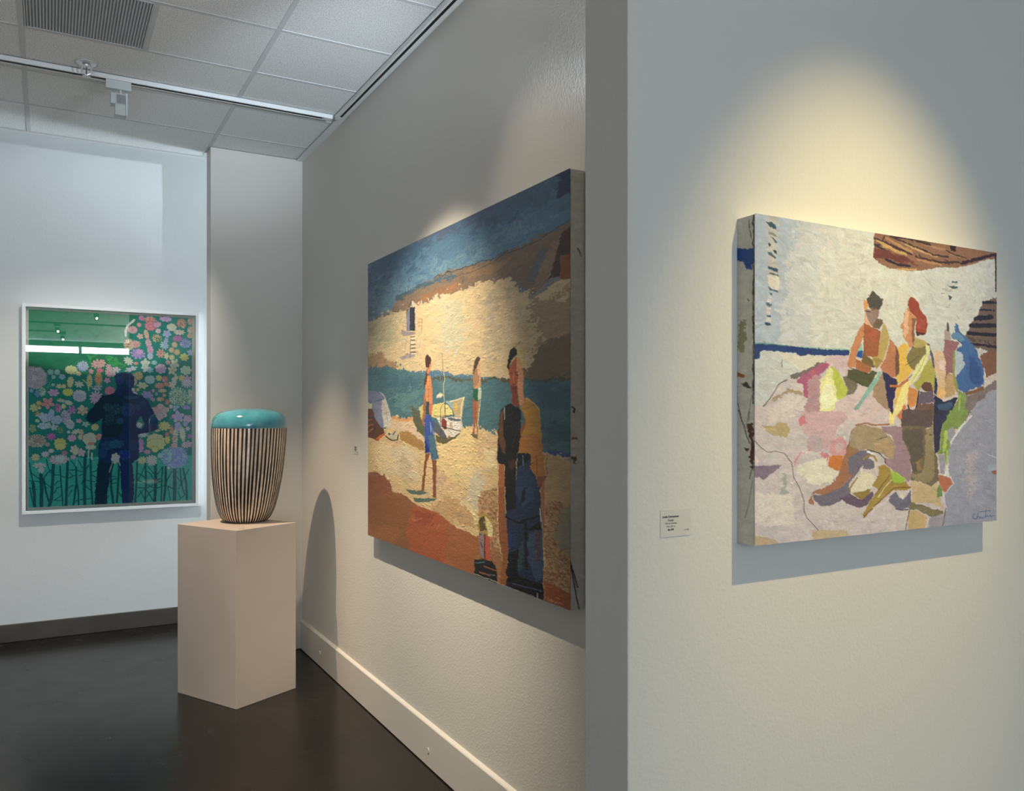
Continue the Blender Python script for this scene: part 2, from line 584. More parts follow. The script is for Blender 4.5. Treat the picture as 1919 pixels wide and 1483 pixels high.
def rasterise(src, W, H, seed, var=.055, SS=2):
    rng = np.random.default_rng(seed)
    w, h = W * SS, H * SS
    img = np.zeros((h, w, 3), np.float32)
    hgt = np.zeros((h, w), np.float32)
    nx = smooth_noise(h, w, 5 * SS / 2, rng) * .55 + smooth_noise(h, w, 18 * SS / 2, rng) * .6
    ny = smooth_noise(h, w, 5 * SS / 2, rng) * .55 + smooth_noise(h, w, 18 * SS / 2, rng) * .6
    br = smooth_noise(h, w, 3 * SS, rng, .5) * .5 + smooth_noise(h, w, 10 * SS, rng, .6) * .6
    br2 = smooth_noise(h, w, 1.6 * SS, rng)
    k = SS / 4.0

    def fill(sl, mask, col, v=var, hh=0):
        y0, y1, x0, x1 = sl
        c = lin(col)
        t = (1 + v * br[y0:y1, x0:x1] * 1.6 + v * .5 * br2[y0:y1, x0:x1])[..., None]
        sub = img[y0:y1, x0:x1]
        m_ = mask[..., None]
        np.copyto(sub, np.clip(c * t, 0, 1), where=m_)
        if hh is not None:
            np.copyto(hgt[y0:y1, x0:x1], np.float32(hh), where=mask)

    def window(xa, xb, ya, yb, pad):
        x0, x1 = max(0, int(xa - pad)), min(w, int(xb + pad) + 2)
        y0, y1 = max(0, int(ya - pad)), min(h, int(yb + pad) + 2)
        if x1 <= x0 or y1 <= y0:
            return None
        gx = np.arange(x0, x1, dtype=np.float32)[None, :] + .5
        gy = np.arange(y0, y1, dtype=np.float32)[:, None] + .5
        return x0, x1, y0, y1, gx, gy

    for line in src.strip().splitlines():
        op = line[0]
        if op == 'S':
            fill((0, h, 0, w), np.ones((h, w), bool), eval('(' + line[2:] + ')'), hh=0)
            continue
        if op == 'D':
            cnt, ln, wd, vv = map(float, line[2:].split())
            dirf = smooth_noise(h, w, 40 * SS, rng) * 1.3
            for q in range(int(cnt)):
                x_ = rng.integers(2, w - 2)
                y_ = rng.integers(2, h - 2)
                c = img[y_, x_].copy()
                a = dirf[y_, x_] + rng.normal() * .35
                l_ = ln * SS * rng.uniform(.5, 1.4)
                w_ = wd * SS * rng.uniform(.6, 1.3)
                R = int(l_) + 1
                x0, x1, y0, y1 = max(0, x_ - R), min(w, x_ + R), max(0, y_ - R), min(h, y_ + R)
                gx = np.arange(x0, x1, dtype=np.float32)[None, :] - x_
                gy = np.arange(y0, y1, dtype=np.float32)[:, None] - y_
                u = (gx * math.cos(a) + gy * math.sin(a)) / l_
                v = (-gx * math.sin(a) + gy * math.cos(a)) / w_
                m_ = (u * u * u * u + v * v + .45 * br2[y0:y1, x0:x1] * np.abs(u)) < 1
                m_ &= np.abs(img[y0:y1, x0:x1] - c).max(axis=2) < (.10 if rng.random() < .93 else .3)
                t_ = 1 + rng.normal() * vv
                tint = 1 + rng.normal(size=3).astype(np.float32) * vv * .45
                np.copyto(img[y0:y1, x0:x1], np.clip(c * t_ * tint, 0, 1).astype(np.float32), where=m_[..., None])
                np.copyto(hgt[y0:y1, x0:x1], hgt[y0:y1, x0:x1] * .5 + np.float32(rng.uniform(-.1, .35)), where=m_)
            continue
        head, body = line[2:].split('|')
        cs, prm = head.split(' ')
        cols = [tuple(map(float, q.split(','))) for q in cs.split(';')]
        nums = list(map(float, body.split(',')))
        if op in 'PV':
            cols = [tuple(map(float, q.split(','))) for q in cs.replace(';', ' ').split()]
            j = float(prm) * SS * 1.3 + .5
            px = np.array(nums[0::2], np.float32) * k
            py = np.array(nums[1::2], np.float32) * k
            win = window(px.min(), px.max(), py.min(), py.max(), 3 * j + 1)
            if not win:
                continue
            x0, x1, y0, y1, gx, gy = win
            X = gx + nx[y0:y1, x0:x1] * j
            Y = gy + ny[y0:y1, x0:x1] * j
            inside = np.zeros(X.shape, bool)
            n = len(px)
            for i in range(n):
                ax, ay, bx, by = px[i], py[i], px[(i + 1) % n], py[(i + 1) % n]
                if ay == by:
                    continue
                cond = (Y < ay) != (Y < by)
                inside ^= cond & (X < (bx - ax) * (Y - ay) / (by - ay) + ax)
            fill((y0, y1, x0, x1), inside, cols[0], hh=rng.uniform(-.6, 1))
            if op == 'V' and len(cols) > 1:
                cell = 8.0 * SS
                gi = np.floor(X / cell)
                gj = np.floor(Y / cell)
                d1 = np.full(X.shape, 1e9, np.float32)
                d2 = d1.copy()
                for a in (-1, 0, 1):
                    for b in (-1, 0, 1):
                        ci, cj = gi + a, gj + b
                        hx = np.modf(np.sin(ci * 12.9898 + cj * 78.233) * 43758.5453)[0]
                        hy = np.modf(np.sin(ci * 39.346 + cj * 11.135) * 24634.6345)[0]
                        dx = (ci + .5 + hx * .45) * cell - X
                        dy = (cj + .5 + hy * .45) * cell - Y
                        d = np.sqrt(dx * dx + dy * dy)
                        d2 = np.where(d < d1, d1, np.minimum(d2, d))
                        d1 = np.minimum(d1, d)
                fill((y0, y1, x0, x1), inside & ((d2 - d1) < 1.5 * SS), cols[1], hh=None)
        elif op == 'L':
            wd, j = map(float, prm.split(','))
            wd *= SS
            j *= SS
            px = np.array(nums[0::2]) * k
            py = np.array(nums[1::2]) * k
            hh = rng.uniform(.3, 1.4)
            for i in range(len(px) - 1):
                ax, ay, bx, by = px[i], py[i], px[i + 1], py[i + 1]
                win = window(min(ax, bx), max(ax, bx), min(ay, by), max(ay, by), wd + 3 * j + 1)
                if not win:
                    continue
                x0, x1, y0, y1, gx, gy = win
                X = gx + nx[y0:y1, x0:x1] * j
                Y = gy + ny[y0:y1, x0:x1] * j
                L2 = (bx - ax) ** 2 + (by - ay) ** 2 + 1e-6
                t = np.clip(((X - ax) * (bx - ax) + (Y - ay) * (by - ay)) / L2, 0, 1)
                d = np.hypot(X - ax - t * (bx - ax), Y - ay - t * (by - ay))
                fill((y0, y1, x0, x1), d < max(wd / 2, .75), cols[0], hh=hh)
        elif op == 'B':
            cx, cy, rx, ry, rot, n, dep = nums
            cx, cy, rx, ry = cx * k, cy * k, rx * k, ry * k
            dep /= 100
            R = max(rx, ry)
            win = window(cx - R, cx + R, cy - R, cy + R, R * .3 + 2)
            if not win:
                continue
            x0, x1, y0, y1, gx, gy = win
            a = math.radians(rot)
            X0 = gx - cx
            Y0 = gy - cy
            u = (X0 * math.cos(a) + Y0 * math.sin(a)) / rx
            v = (-X0 * math.sin(a) + Y0 * math.cos(a)) / ry
            r = np.hypot(u, v) * (1 + .07 * nx[y0:y1, x0:x1])
            th = np.arctan2(v, u)
            ph = rng.uniform(0, 6.28)
            pet = .5 + .5 * np.cos(n * th + ph)
            if n > 6:
                pet = np.sqrt(pet)
            lim = 1 - dep + dep * pet * 1.1
            m_ = r < lim
            # dark outline so neighbouring blooms separate
            fill((y0, y1, x0, x1), (r < lim + 2.0 * SS / (R * 2)) & (rng.random() < 2), (20, 74, 76) if prm != 's' else (30, 84, 82), hh=None)
            fill((y0, y1, x0, x1), m_, cols[0], hh=None)
            c2 = cols[1]
            fill((y0, y1, x0, x1), m_ & (r > .28) & (pet < .22 + .1 * rng.random()), c2, hh=None)
            fill((y0, y1, x0, x1), m_ & (r < .2), c2, hh=None)
            if prm == 's':
                sp = br2[y0:y1, x0:x1] + .7 * nx[y0:y1, x0:x1]
                fill((y0, y1, x0, x1), m_ & (sp > .35), c2, hh=None)
                fill((y0, y1, x0, x1), m_ & (sp < -1.0), tuple(min(255, q * 1.14 + 8) for q in cols[0]), hh=None)
            elif n <= 9:
                fill((y0, y1, x0, x1), m_ & (np.abs(r - .62) < .05) & (pet > .5), c2, hh=None)
    img = img.reshape(H, SS, W, SS, 3).mean(axis=(1, 3))
    hgt = hgt.reshape(H, SS, W, SS).mean(axis=(1, 3))
    brd = br.reshape(H, SS, W, SS).mean(axis=(1, 3)) + .8 * br2.reshape(H, SS, W, SS).mean(axis=(1, 3))
    return img, hgt, brd


def canvas_mesh(name, img, relief, origin, ux, uy, nrm, m, parent, gain=1.0, wb=(1, 1, 1), mute=0.0):
    """grid whose rows run down the picture; pigment in a point colour attribute"""
    H, W = relief.shape
    o3, a3, b3, n3 = (np.array(q, np.float32) for q in (origin, ux, uy, nrm))
    U = np.linspace(0, 1, W, dtype=np.float32)[None, :, None]
    V = np.linspace(0, 1, H, dtype=np.float32)[:, None, None]
    co = (o3 + U * a3 + V * b3 + relief[..., None] * n3).reshape(-1, 3)
    me = bpy.data.meshes.new(name)
    me.vertices.add(W * H)
    me.vertices.foreach_set('co', co.ravel())
    idx = np.arange(W * H, dtype=np.int32).reshape(H, W)
    q = np.stack([idx[:-1, :-1], idx[1:, :-1], idx[1:, 1:], idx[:-1, 1:]], -1).reshape(-1, 4)
    if np.dot(np.cross(b3, a3), n3) < 0:
        q = q[:, ::-1]
    nf = len(q)
    me.loops.add(nf * 4)
    me.loops.foreach_set('vertex_index', q.ravel())
    me.polygons.add(nf)
    me.polygons.foreach_set('loop_start', np.arange(0, nf * 4, 4, dtype=np.int32))
    me.polygons.foreach_set('use_smooth', np.ones(nf, bool))
    me.update(calc_edges=True)
    at = me.color_attributes.new('pigment', 'FLOAT_COLOR', 'POINT')
    c = np.ones((W * H, 4), np.float32)
    px = img.reshape(-1, 3) * gain * np.array(wb, np.float32)
    px = px * (1 - mute) + px.mean(axis=1, keepdims=True) * mute
    c[:, :3] = np.clip(px, 0, .95)
    at.data.foreach_set('color', c.ravel())
    me.materials.append(m)
    o = bpy.data.objects.new(name, me)
    COL.objects.link(o)
    o.parent = parent
    return o


ENGAGE = """
S 205,202,194
P 182,188,192 7.3|-100,-124,310,-127,211,393,182,696,162,1071,-99,1078
P 214,208,192 9.4|516,-108,844,-116,1195,446,1071,1262,462,1379,360,693
P 200,190,176 1.5|81,-108,153,-116,143,298,168,476,157,524,90,500,86,254
P 60,88,100 0.7|71,45,114,51,145,67,148,95,105,81
P 138,142,118 0.7|86,115,143,127,143,142,90,136
P 62,92,100 0.6|105,148,128,157,150,188,138,191
P 52,80,80 0.6|90,187,107,205,96,224
P 48,66,76 0.6|119,233,143,245,149,272,129,254
P 80,102,108 0.6|86,254,114,265,145,291,138,301,88,275
P 56,84,98 0.5|89,357,153,373,150,396,86,379
P 62,86,98 0.5|95,400,157,417,154,428,99,411
P 222,206,186 0.6|90,423,157,428,165,482,155,519,133,521,93,497
P 54,76,88 0.5|90,500,114,518,153,527,154,537,96,526
P 66,88,102 0.5|90,539,117,550,110,566
P 222,202,190 0.6|90,568,113,571,108,617,76,617
P 100,110,120 0.6|76,620,110,628,101,644,75,634
P 222,202,190 0.6|76,651,106,648,102,694,76,691
P 50,66,80 0.6|76,702,105,704,104,715,86,716
P 218,206,190 0.5|72,718,105,718,100,749,69,746
P 56,74,90 0.6|81,702,107,705,102,718,81,712
P 54,72,88 0.6|63,752,95,757,98,772,81,777,64,763
P 216,196,186 1.0|-99,962,143,959,309,971,653,958,2085,891,2064,3526,-98,3135
P 206,202,190 1.2|-99,962,143,959,478,970,462,1014,334,1083,211,1160,143,1209,58,1348,-99,1333
P 226,212,186 1.7|162,966,478,970,457,1014,309,1094,260,1055
P 216,184,180 1.1|488,969,653,961,652,1108,514,1076,462,1014
P 40,66,116 0.6|-99,914,114,908,309,916,488,921,653,917,648,959,447,967,299,972,275,960,133,959,58,955,34,963,29,1014,-78,1042,-99,1047
L 104,150,130 1.7,0.5|1,906,114,907,240,910
L 150,190,160 2.0,0.6|310,910,488,915,669,915
P 126,110,108 1.0|230,1150,241,1123,334,1085,411,1027,488,1007,436,1057,334,1120,260,1148
P 182,92,118 1.6|488,1012,446,1025,360,1092,284,1148,279,1174,329,1188,324,1267,349,1293,365,1219,400,1154,452,1100,493,1066,514,1022
P 192,146,146 1.8|360,1156,436,1100,446,1153,436,1366,461,1393,513,1403,359,1414,329,1367,349,1293
P 205,110,80 1.0|390,1081,416,1082,410,1101,390,1097
P 176,150,112 1.5|105,1312,143,1265,182,1259,220,1222,309,1231,324,1267,299,1262,240,1248,201,1259,162,1280,143,1317
P 226,206,190 1.5|143,1332,206,1264,299,1268,339,1304,324,1382,211,1429,114,1458,58,1419
L 108,86,88 1.7,0.6|58,1349,100,1292,124,1255,157,1188,211,1158
P 240,228,152 0.8|514,1046,477,1109,446,1164,436,1377,503,1388,636,1338,620,1322,566,1284,561,1203,540,1123,535,1075
P 250,240,190 1.3|477,1179,535,1204,556,1301,503,1366,446,1366,446,1260
P 196,200,66 0.7|514,1043,540,1053,588,1105,620,1175,647,1212,625,1327,593,1300,561,1274,566,1203,535,1145,540,1085
P 128,114,94 0.9|609,1121,674,1102,718,1178,695,1255,717,1309,674,1337,630,1332,644,1212,615,1148
L 120,96,98 1.1,0.4|182,1011,177,1037,182,1068
P 222,192,184 0.8|768,1198,852,1230,954,1335,966,1462,551,1460,551,1311
P 162,158,168 1.3|1873,1183,2033,1232,2052,2508,1261,2441,1305,2242,1450,2202,1432,2061,1510,1965,1465,1859,1473,1675,1525,1599,1618,1480,1720,1315
P 186,172,172 9.6|1650,1722,1724,1725,1695,2088,1627,2144
P 136,118,116 1.6|1633,1244,1797,1179,2013,1032,2026,1207,1873,1183,1720,1315,1618,1465,1606,1359
P 148,104,80 0.8|850,-116,2015,-115,1999,45,1791,85,1667,143,1534,181,1397,195,1265,236,1142,264,1029,261,935,256,883,229,833,190,844,76
L 204,160,92 6.2,1.1|873,63,1000,112,1094,137
L 190,138,88 5.2,1.1|942,31,1095,90,1143,100
L 196,152,98 5.0,1.2|1095,49,1216,90,1366,111
L 188,136,92 4.8,1.2|1203,162,1303,169,1398,171
L 205,160,100 3.8,1.2|1029,257,1179,248
L 176,130,92 4.5,1.2|1241,27,1366,45,1443,45
L 160,120,90 6.2,1.6|1462,73,1627,92
L 76,56,58 4.2,1.0|855,43,1012,86,1143,124
L 66,56,60 4.2,1.0|850,93,1000,145,1070,164
L 72,60,58 3.8,1.0|977,7,1131,50,1241,76,1341,102,1462,104
L 80,58,56 4.5,1.2|1179,137,1303,150,1430,152,1560,129
L 78,60,52 4.4,1.2|1095,3,1254,20,1303,24
L 60,40,44 2.2,0.6|1443,48,1528,76,1627,87
P 120,62,56 1.4|844,115,941,123,1094,160,1179,177,1094,212,941,187,844,189
P 56,38,44 0.9|1456,-112,1528,-112,1533,44,1489,39
L 56,44,62 4.9,1.0|935,194,1029,221,1130,221
L 60,42,58 7.0,1.3|1587,135,1695,92,1791,57,1904,20
L 70,46,60 3.8,1.2|988,7,1095,6,1272,2
P 118,96,84 1.2|2020,332,1858,411,1788,436,1732,559,1616,740,1717,838,1827,856,2018,857
L 48,44,62 6.6,1.1|1788,444,1915,431
L 50,46,64 4.2,1.0|1760,509,1893,503
L 46,42,60 10.7,1.5|1719,588,1871,561
L 50,46,60 9.7,1.3|1677,651,1920,632
L 48,42,54 7.7,1.1|1643,716,1919,715
L 100,72,70 6.4,1.1|1650,765,1919,781
L 52,42,56 5.8,1.1|1676,803,1919,819
L 44,34,36 3.7,0.7|1912,9,1910,336
P 60,96,92 0.6|1494,301,1546,294,1547,309,1500,312
P 58,98,92 0.6|1447,328,1493,341,1552,340,1547,355,1493,359
P 56,84,86 0.6|1460,415,1501,429,1481,458,1469,438
L 90,96,86 0.9,0.5|1447,515,1479,518
L 90,110,106 1.1,0.5|1480,485,1466,511
L 80,84,80 1.1,0.5|1403,406,1428,405
L 176,174,166 3.4,1.8|1377,364,1493,382
L 140,136,136 1.3,0.5|1538,576,1564,604
D 4200 9 2.0 .03
P 224,186,146 1.2|1330,884,1426,885,1438,943,1444,1080,1437,1182,1449,1241,1398,1277,1366,1254,1380,1124,1348,1042,1336,949
P 228,196,182 1.2|1355,971,1432,956,1432,1051,1393,1041
P 196,156,106 1.2|1431,1105,1476,1055,1509,1078,1541,1119,1528,1239,1488,1252,1436,1259
P 232,178,110 0.9|1373,1160,1424,1182,1443,1229,1398,1277,1369,1254
P 176,158,150 0.9|1433,705,1478,705,1491,785,1426,795
P 158,104,108 1.2|1419,885,1439,782,1491,785,1563,804,1549,841,1516,891,1509,1060,1476,1049,1450,1104,1438,943
L 98,78,74 5.3,0.6|1459,651,1462,706
P 66,106,158 1.3|1524,643,1551,648,1570,707,1650,768,1710,832,1737,904,1784,988,1797,1086,1776,1167,1687,1182,1606,1229,1547,1179,1528,1095,1555,1058,1615,995,1589,900,1543,866,1583,809,1497,761,1491,731,1524,711
P 96,138,172 1.4|1491,731,1563,714,1623,776,1583,806,1504,772
P 52,84,140 2.2|1655,908,1730,941,1784,1087,1756,1161,1688,1145,1648,1055
P 178,188,196 1.3|1529,891,1576,870,1595,911,1609,996,1561,1061,1522,999
L 40,56,90 1.9,0.5|1550,784,1589,804
L 150,156,86 5.0,0.9|1520,879,1515,1060,1547,1203,1606,1244
L 136,92,64 7.3,1.3|1633,1225,1783,1179
P 138,92,72 1.5|1751,903,1827,856,2016,844,2015,995,1825,1079,1784,1000
P 134,154,76 1.6|1554,1215,1633,1237,1619,1298,1612,1468,1429,1467,1487,1360,1553,1287
L 176,190,96 3.2,0.9|1573,1245,1552,1443
P 132,102,70 0.8|835,536,904,535,909,557,881,599,858,613,813,588
P 230,156,86 0.7|763,528,796,534,807,561,773,621,762,590
P 86,80,72 1.1|785,519,813,482,836,456,881,486,911,513,909,543,881,602,858,581,813,580,785,545
L 100,92,80 1.4,0.8|796,484,858,517,910,506
P 158,126,116 0.6|779,597,835,598,881,593,875,644,835,715,824,728,801,695,779,642
P 232,172,132 0.6|768,626,790,646,801,684,829,727,795,730,773,709
L 76,56,58 2.2,0.4|773,613,813,614
P 120,98,74 0.7|835,704,869,656,903,659,910,692,886,740,824,734
P 172,96,56 0.7|768,705,835,737,886,746,898,766,879,947,857,961,823,957,773,953,762,832,745,761
P 184,92,66 2.0|784,752,880,756,863,847,801,818
P 208,134,84 0.6|770,709,734,745,696,825,657,937,640,1025,652,1048,701,1046,706,967,745,860,767,787
P 150,200,170 0.6|745,860,756,876,750,915,706,962,728,900
P 44,80,150 0.5|706,962,723,923,753,913,751,971
P 178,106,60 0.7|701,979,756,998,823,1040,823,1073,789,1092,706,1057
P 126,100,60 0.8|762,843,778,953,834,978,856,1038,811,1036,745,993,762,898
P 196,164,90 0.6|915,686,938,713,966,795,949,887,914,991,868,1049,840,1016,823,957,868,955,885,891,903,749
P 172,140,70 1.7|834,967,879,959,908,991,868,1043
P 196,124,82 0.7|966,812,1019,860,1042,910,1048,996,1029,1110,983,1119,913,1071,891,1037,937,956,960,864
P 124,84,70 0.7|1019,866,1048,910,1054,1081,1027,1112,1008,998
P 92,90,60 0.8|646,1058,711,1061,800,1096,834,1061,868,1072,822,1162,794,1197,728,1177,635,1124
P 176,142,108 0.8|834,1139,913,1086,959,1169,982,1282,999,1384,935,1361,833,1262
P 56,52,88 0.7|908,1075,948,1079,988,1118,1041,1127,1029,1169,1011,1225,999,1293,993,1412,970,1384,947,1282,930,1159
L 156,192,172 6.2,0.6|890,1076,862,1139,783,1263
L 146,184,164 7.0,0.7|851,1133,777,1252,716,1352
L 136,170,152 5.5,0.8|738,1313,705,1357
L 30,22,22 1.2,0.3|657,1051,706,1062
L 30,22,22 1.2,0.3|767,1086,811,1093
P 162,70,50 0.7|1124,496,1140,458,1159,469,1208,505,1220,562,1274,610,1281,668,1261,746,1211,758,1181,723,1187,641,1139,588,1109,532
P 178,80,66 1.8|1187,629,1261,629,1255,705,1199,704
P 92,58,56 0.7|1181,734,1262,746,1236,766,1193,769
P 208,140,94 0.6|1115,549,1145,588,1189,629,1170,712,1176,769,1163,863,1132,872,1096,816,1078,788,1072,731,1052,716,1058,693,1082,661,1085,603
P 234,178,134 0.6|1103,561,1127,589,1122,658,1126,738,1096,798,1081,765,1085,661
P 150,96,66 0.7|1151,632,1189,629,1170,712,1176,769,1163,863,1147,760
P 236,184,70 0.7|1090,833,1132,871,1107,935,1113,993,1169,996,1162,1048,1119,1109,1029,1163,1024,1111,1047,1054,1045,939,1030,884,1060,852
P 190,166,92 0.9|1174,788,1223,791,1286,826,1292,867,1211,861,1162,876,1168,828
P 138,122,72 1.2|1156,865,1211,855,1266,846,1266,927,1210,988,1167,1049,1137,1022,1107,988,1113,935
L 88,80,58 1.2,0.3|1095,1011,1168,967,1210,930
L 80,66,50 1.2,0.3|1161,1077,1113,1119,1065,1149
L 98,88,110 5.1,0.8|1287,834,1321,926,1336,1019
P 180,170,72 0.8|1299,939,1330,996,1355,1066,1361,1216,1335,1208,1298,1139,1254,1141,1223,1194,1205,1212,1162,1161,1211,1107,1236,1025,1274,982
P 230,224,146 0.6|1268,835,1299,845,1307,874,1299,893,1267,981,1236,1048,1175,1131,1126,1179,1111,1161,1151,1098,1200,1002,1237,943,1275,905
L 186,176,96 1.2,0.5|1274,905,1236,1000,1187,1084,1138,1149
P 252,228,134 0.6|1150,1120,1126,1172,1115,1247,1089,1335,1012,1415,1000,1476,960,1476,966,1374,990,1403,1013,1330,1054,1220,1072,1168
P 242,186,86 0.7|1019,1198,1072,1171,1054,1225,1024,1307,1007,1330
L 210,118,60 4.9,0.6|978,1179,1043,1180,1114,1126
P 222,142,70 0.6|1126,1178,1199,1211,1198,1275,1174,1334,1137,1351,1113,1323,1114,1247
P 224,126,66 0.6|1078,1316,1101,1333,1077,1438,1053,1443,1024,1409,1066,1363
P 250,220,190 0.6|1108,1253,1120,1253,1116,1319,1103,1316
L 44,34,36 2.7,0.6|1208,1216,1198,1292,1173,1380,1150,1402,1126,1362,1115,1327
P 112,74,60 0.6|1223,1190,1254,1140,1310,1144,1336,1219,1272,1215
P 110,94,108 0.7|1217,1216,1335,1219,1342,1302,1284,1309,1198,1316
P 124,90,76 1.2|1186,1315,1341,1309,1341,1464,1113,1463,1125,1403,1173,1392
P 46,52,78 0.9|1341,1237,1423,1290,1553,1258,1487,1378,1435,1467,1340,1466
P 68,90,116 1.5|1385,1314,1514,1295,1422,1431,1372,1419
P 50,56,88 0.8|1351,1078,1370,1124,1366,1248,1338,1219
P 104,84,80 1.2|1064,1367,1314,1366,1333,1495,1257,1507,1117,1500,1063,1492
P 126,108,80 1.2|1063,1492,1257,1497,1288,1523,1269,1640,1332,1671,1369,1754,1381,1944,1317,1981,1236,1952,1133,1924,1151,1874,1140,1746,1110,1699,1063,1578
P 160,140,98 1.5|1269,1523,1333,1489,1338,1706,1343,1905,1299,1952,1175,1932,1151,1884,1238,1872,1262,1727
P 106,92,78 2.0|1075,1521,1238,1517,1244,1703,1194,1863,1151,1861,1134,1700,1075,1607
P 158,124,80 1.8|1176,1782,1225,1754,1231,1853,1194,1840
P 170,118,80 0.7|580,1801,613,1732,634,1652,667,1587,743,1655,715,1687,639,1760,650,1826,667,1848,634,1901,580,1942,496,1974,450,2007,444,1965,517,1927,570,1865
P 176,150,112 0.8|672,1522,716,1479,777,1485,900,1514,1005,1616,1017,1662,986,1764,911,1711,866,1698,821,1686,782,1668,732,1672,661,1642
P 194,158,112 2.0|832,1613,946,1593,1004,1650,980,1740,911,1693,854,1680
L 172,118,90 3.6,0.8|705,1481,777,1469,855,1485,964,1475
P 168,132,136 0.8|895,1497,1063,1494,1076,1607,1134,1723,1146,1896,1122,1935,1027,1866,935,1794,924,1738,987,1763,1017,1662,982,1565,913,1536
P 58,56,78 0.8|1345,1365,1485,1365,1433,1448,1394,1554,1389,1707,1349,1719,1337,1637,1332,1495
P 136,154,76 1.2|1433,1448,1485,1365,1664,1364,1590,1491,1524,1533,1484,1628,1458,1794,1431,1805,1432,1728,1368,1731,1394,1673,1394,1554
L 182,200,86 7.7,1.2|1446,1549,1429,1697
L 176,196,80 4.3,0.9|1458,1704,1449,1804
P 162,156,162 0.8|1459,1525,1517,1509,1525,1568,1484,1628,1458,1604
P 162,156,162 0.8|1374,1732,1432,1734,1439,1805,1426,1899,1393,1885,1387,1791
L 226,218,208 3.5,0.8|1677,1412,1583,1509,1487,1630
P 226,218,206 0.6|1457,1806,1471,1900,1484,1914,1418,1910,1444,1852
P 198,112,76 0.6|1380,1895,1431,1911,1482,1926,1509,1973,1438,2041,1411,2022,1380,1944
L 224,214,202 1.2,0.5|1482,1912,1514,1974,1433,2052
P 212,178,126 0.9|1145,1929,1242,1959,1310,1981,1368,1949,1393,2084,1424,2182,1360,2142,1297,2119,1193,2106,1150,2120,1151,2011
P 120,148,80 0.6|1386,1967,1412,2022,1412,2075,1366,2078,1373,2002
P 134,120,82 0.9|1132,2101,1235,2126,1328,2168,1418,2193,1424,2229,1321,2242,1266,2203,1205,2170,1126,2158
L 222,218,210 1.8,0.6|1417,2045,1420,2104,1449,2165
P 212,172,112 0.9|1132,2163,1205,2175,1278,2244,1241,2432,1102,2436,1120,2225
P 170,156,160 0.8|1297,2246,1429,2212,1416,2449,1259,2451
L 110,100,80 1.8,0.6|1442,2176,1429,2252,1409,2327
L 96,66,50 1.5,0.4|1129,2163,1096,2314
P 176,116,78 0.8|619,1705,722,1687,651,1761,651,1848,694,1855,592,1947,487,2000,466,1999,404,1979,384,1988,399,2067,359,2043,394,1967,513,1926,565,1865,587,1812
P 124,112,122 0.6|389,1988,466,1999,592,1948,694,1856,646,1849,647,1729,727,1676,794,1678,838,1691,749,1799,651,1925,661,2001,607,2041,512,2082,440,2076,399,2026
P 216,172,168 1.3|309,1382,619,1380,652,1435,566,1499,513,1659,410,1677,354,1655,359,1560,324,1534,309,1476
P 196,168,164 1.3|359,1560,436,1551,477,1648,451,1669,359,1655
P 222,124,132 1.3|289,1434,339,1413,344,1466,294,1492
P 222,132,138 1.3|451,1668,508,1702,493,1756,446,1710
P 222,140,146 1.3|349,1649,380,1655,369,1677
P 222,154,154 1.2|534,1585,608,1570,642,1625,619,1696,539,1714,503,1680,513,1649
P 212,176,168 1.1|566,1612,619,1619,608,1662,566,1694,545,1660
L 226,150,150 3.1,1.5|309,1674,279,1725,255,1776
L 224,160,154 3.1,1.5|379,1782,369,1844,374,1887
P 236,222,190 2.0|329,1748,487,1722,498,1799,565,1828,565,1866,513,1917,389,1915,309,1853,274,1789
P 222,124,50 0.7|508,1713,613,1705,603,1771,587,1813,555,1823,502,1788
P 196,168,114 1.2|58,1479,129,1485,143,1459,220,1465,231,1537,215,1564,133,1552,67,1516
P 142,122,132 0.8|-99,1766,67,1761,178,1760,138,1808,86,1841,58,1870,35,1844,-98,1827
P 178,174,160 1.7|181,1819,206,1821,211,1939,250,1979,162,1973,181,1918
L 78,58,54 1.1,0.2|-3,1580,44,1636,86,1668,100,1669,133,1661,196,1681,245,1750,259,1854,299,1934,329,2025,329,2103,349,2155,409,2225,477,2311
P 206,174,134 1.2|-98,2206,30,2255,124,2280,235,2428,235,2443,-98,2452
P 208,178,136 1.5|389,2244,639,2274,682,2433,389,2450
P 232,214,192 1.7|-75,1927,259,1994,269,2191,67,2193,-94,2087
P 116,90,106 0.7|655,1994,742,2056,831,1990,843,2019,786,2098,714,2108,655,2082,580,2028
P 238,220,182 0.6|759,1787,748,1820,666,1969,671,1991,764,1986,831,1957,854,1914,838,1864,755,1826
P 124,112,124 0.6|765,1760,793,1739,843,1758,850,1814,809,1823,754,1814
P 178,144,60 0.7|877,1803,922,1794,968,1824,987,1888,1003,1940,1103,1928,1146,1988,1085,2007,1003,1990,945,2026,831,2123,769,2194,753,2171,808,2072,876,1981,831,1945,876,1882
P 170,200,62 0.6|986,1836,1104,1917,1044,1948,997,1939,980,1888
L 236,218,156 1.7,0.4|980,1915,928,1973,876,2042
L 236,218,156 1.7,0.4|854,1780,860,1858
L 152,110,38 3.2,0.6|1139,1981,1003,1972,864,2091,764,2183
L 140,104,40 2.0,0.6|968,1875,910,1944,865,2008
L 172,130,50 2.7,0.5|716,1884,658,1957,660,1987
L 172,130,50 3.3,0.6|759,1744,798,1718,843,1725,867,1759
P 158,128,58 0.5|677,1997,764,1986,820,1968,809,2011,742,2056
P 122,114,126 0.6|1014,2001,1043,2055,1073,2074,1139,2005,1146,2119,1114,2146,1043,2157,985,2113,956,2077,962,2049
L 60,60,74 1.7,0.4|1014,2143,1061,2158,1120,2156
P 232,214,180 0.4|1044,2006,1070,2022,1091,2052,1055,2066
P 244,236,226 0.4|787,1683,805,1681,867,1715,821,1708,786,1698
L 62,54,58 1.7,0.4|793,1673,877,1698,928,1744,935,1783
L 74,56,48 0.8,0.3|673,1527,645,1652
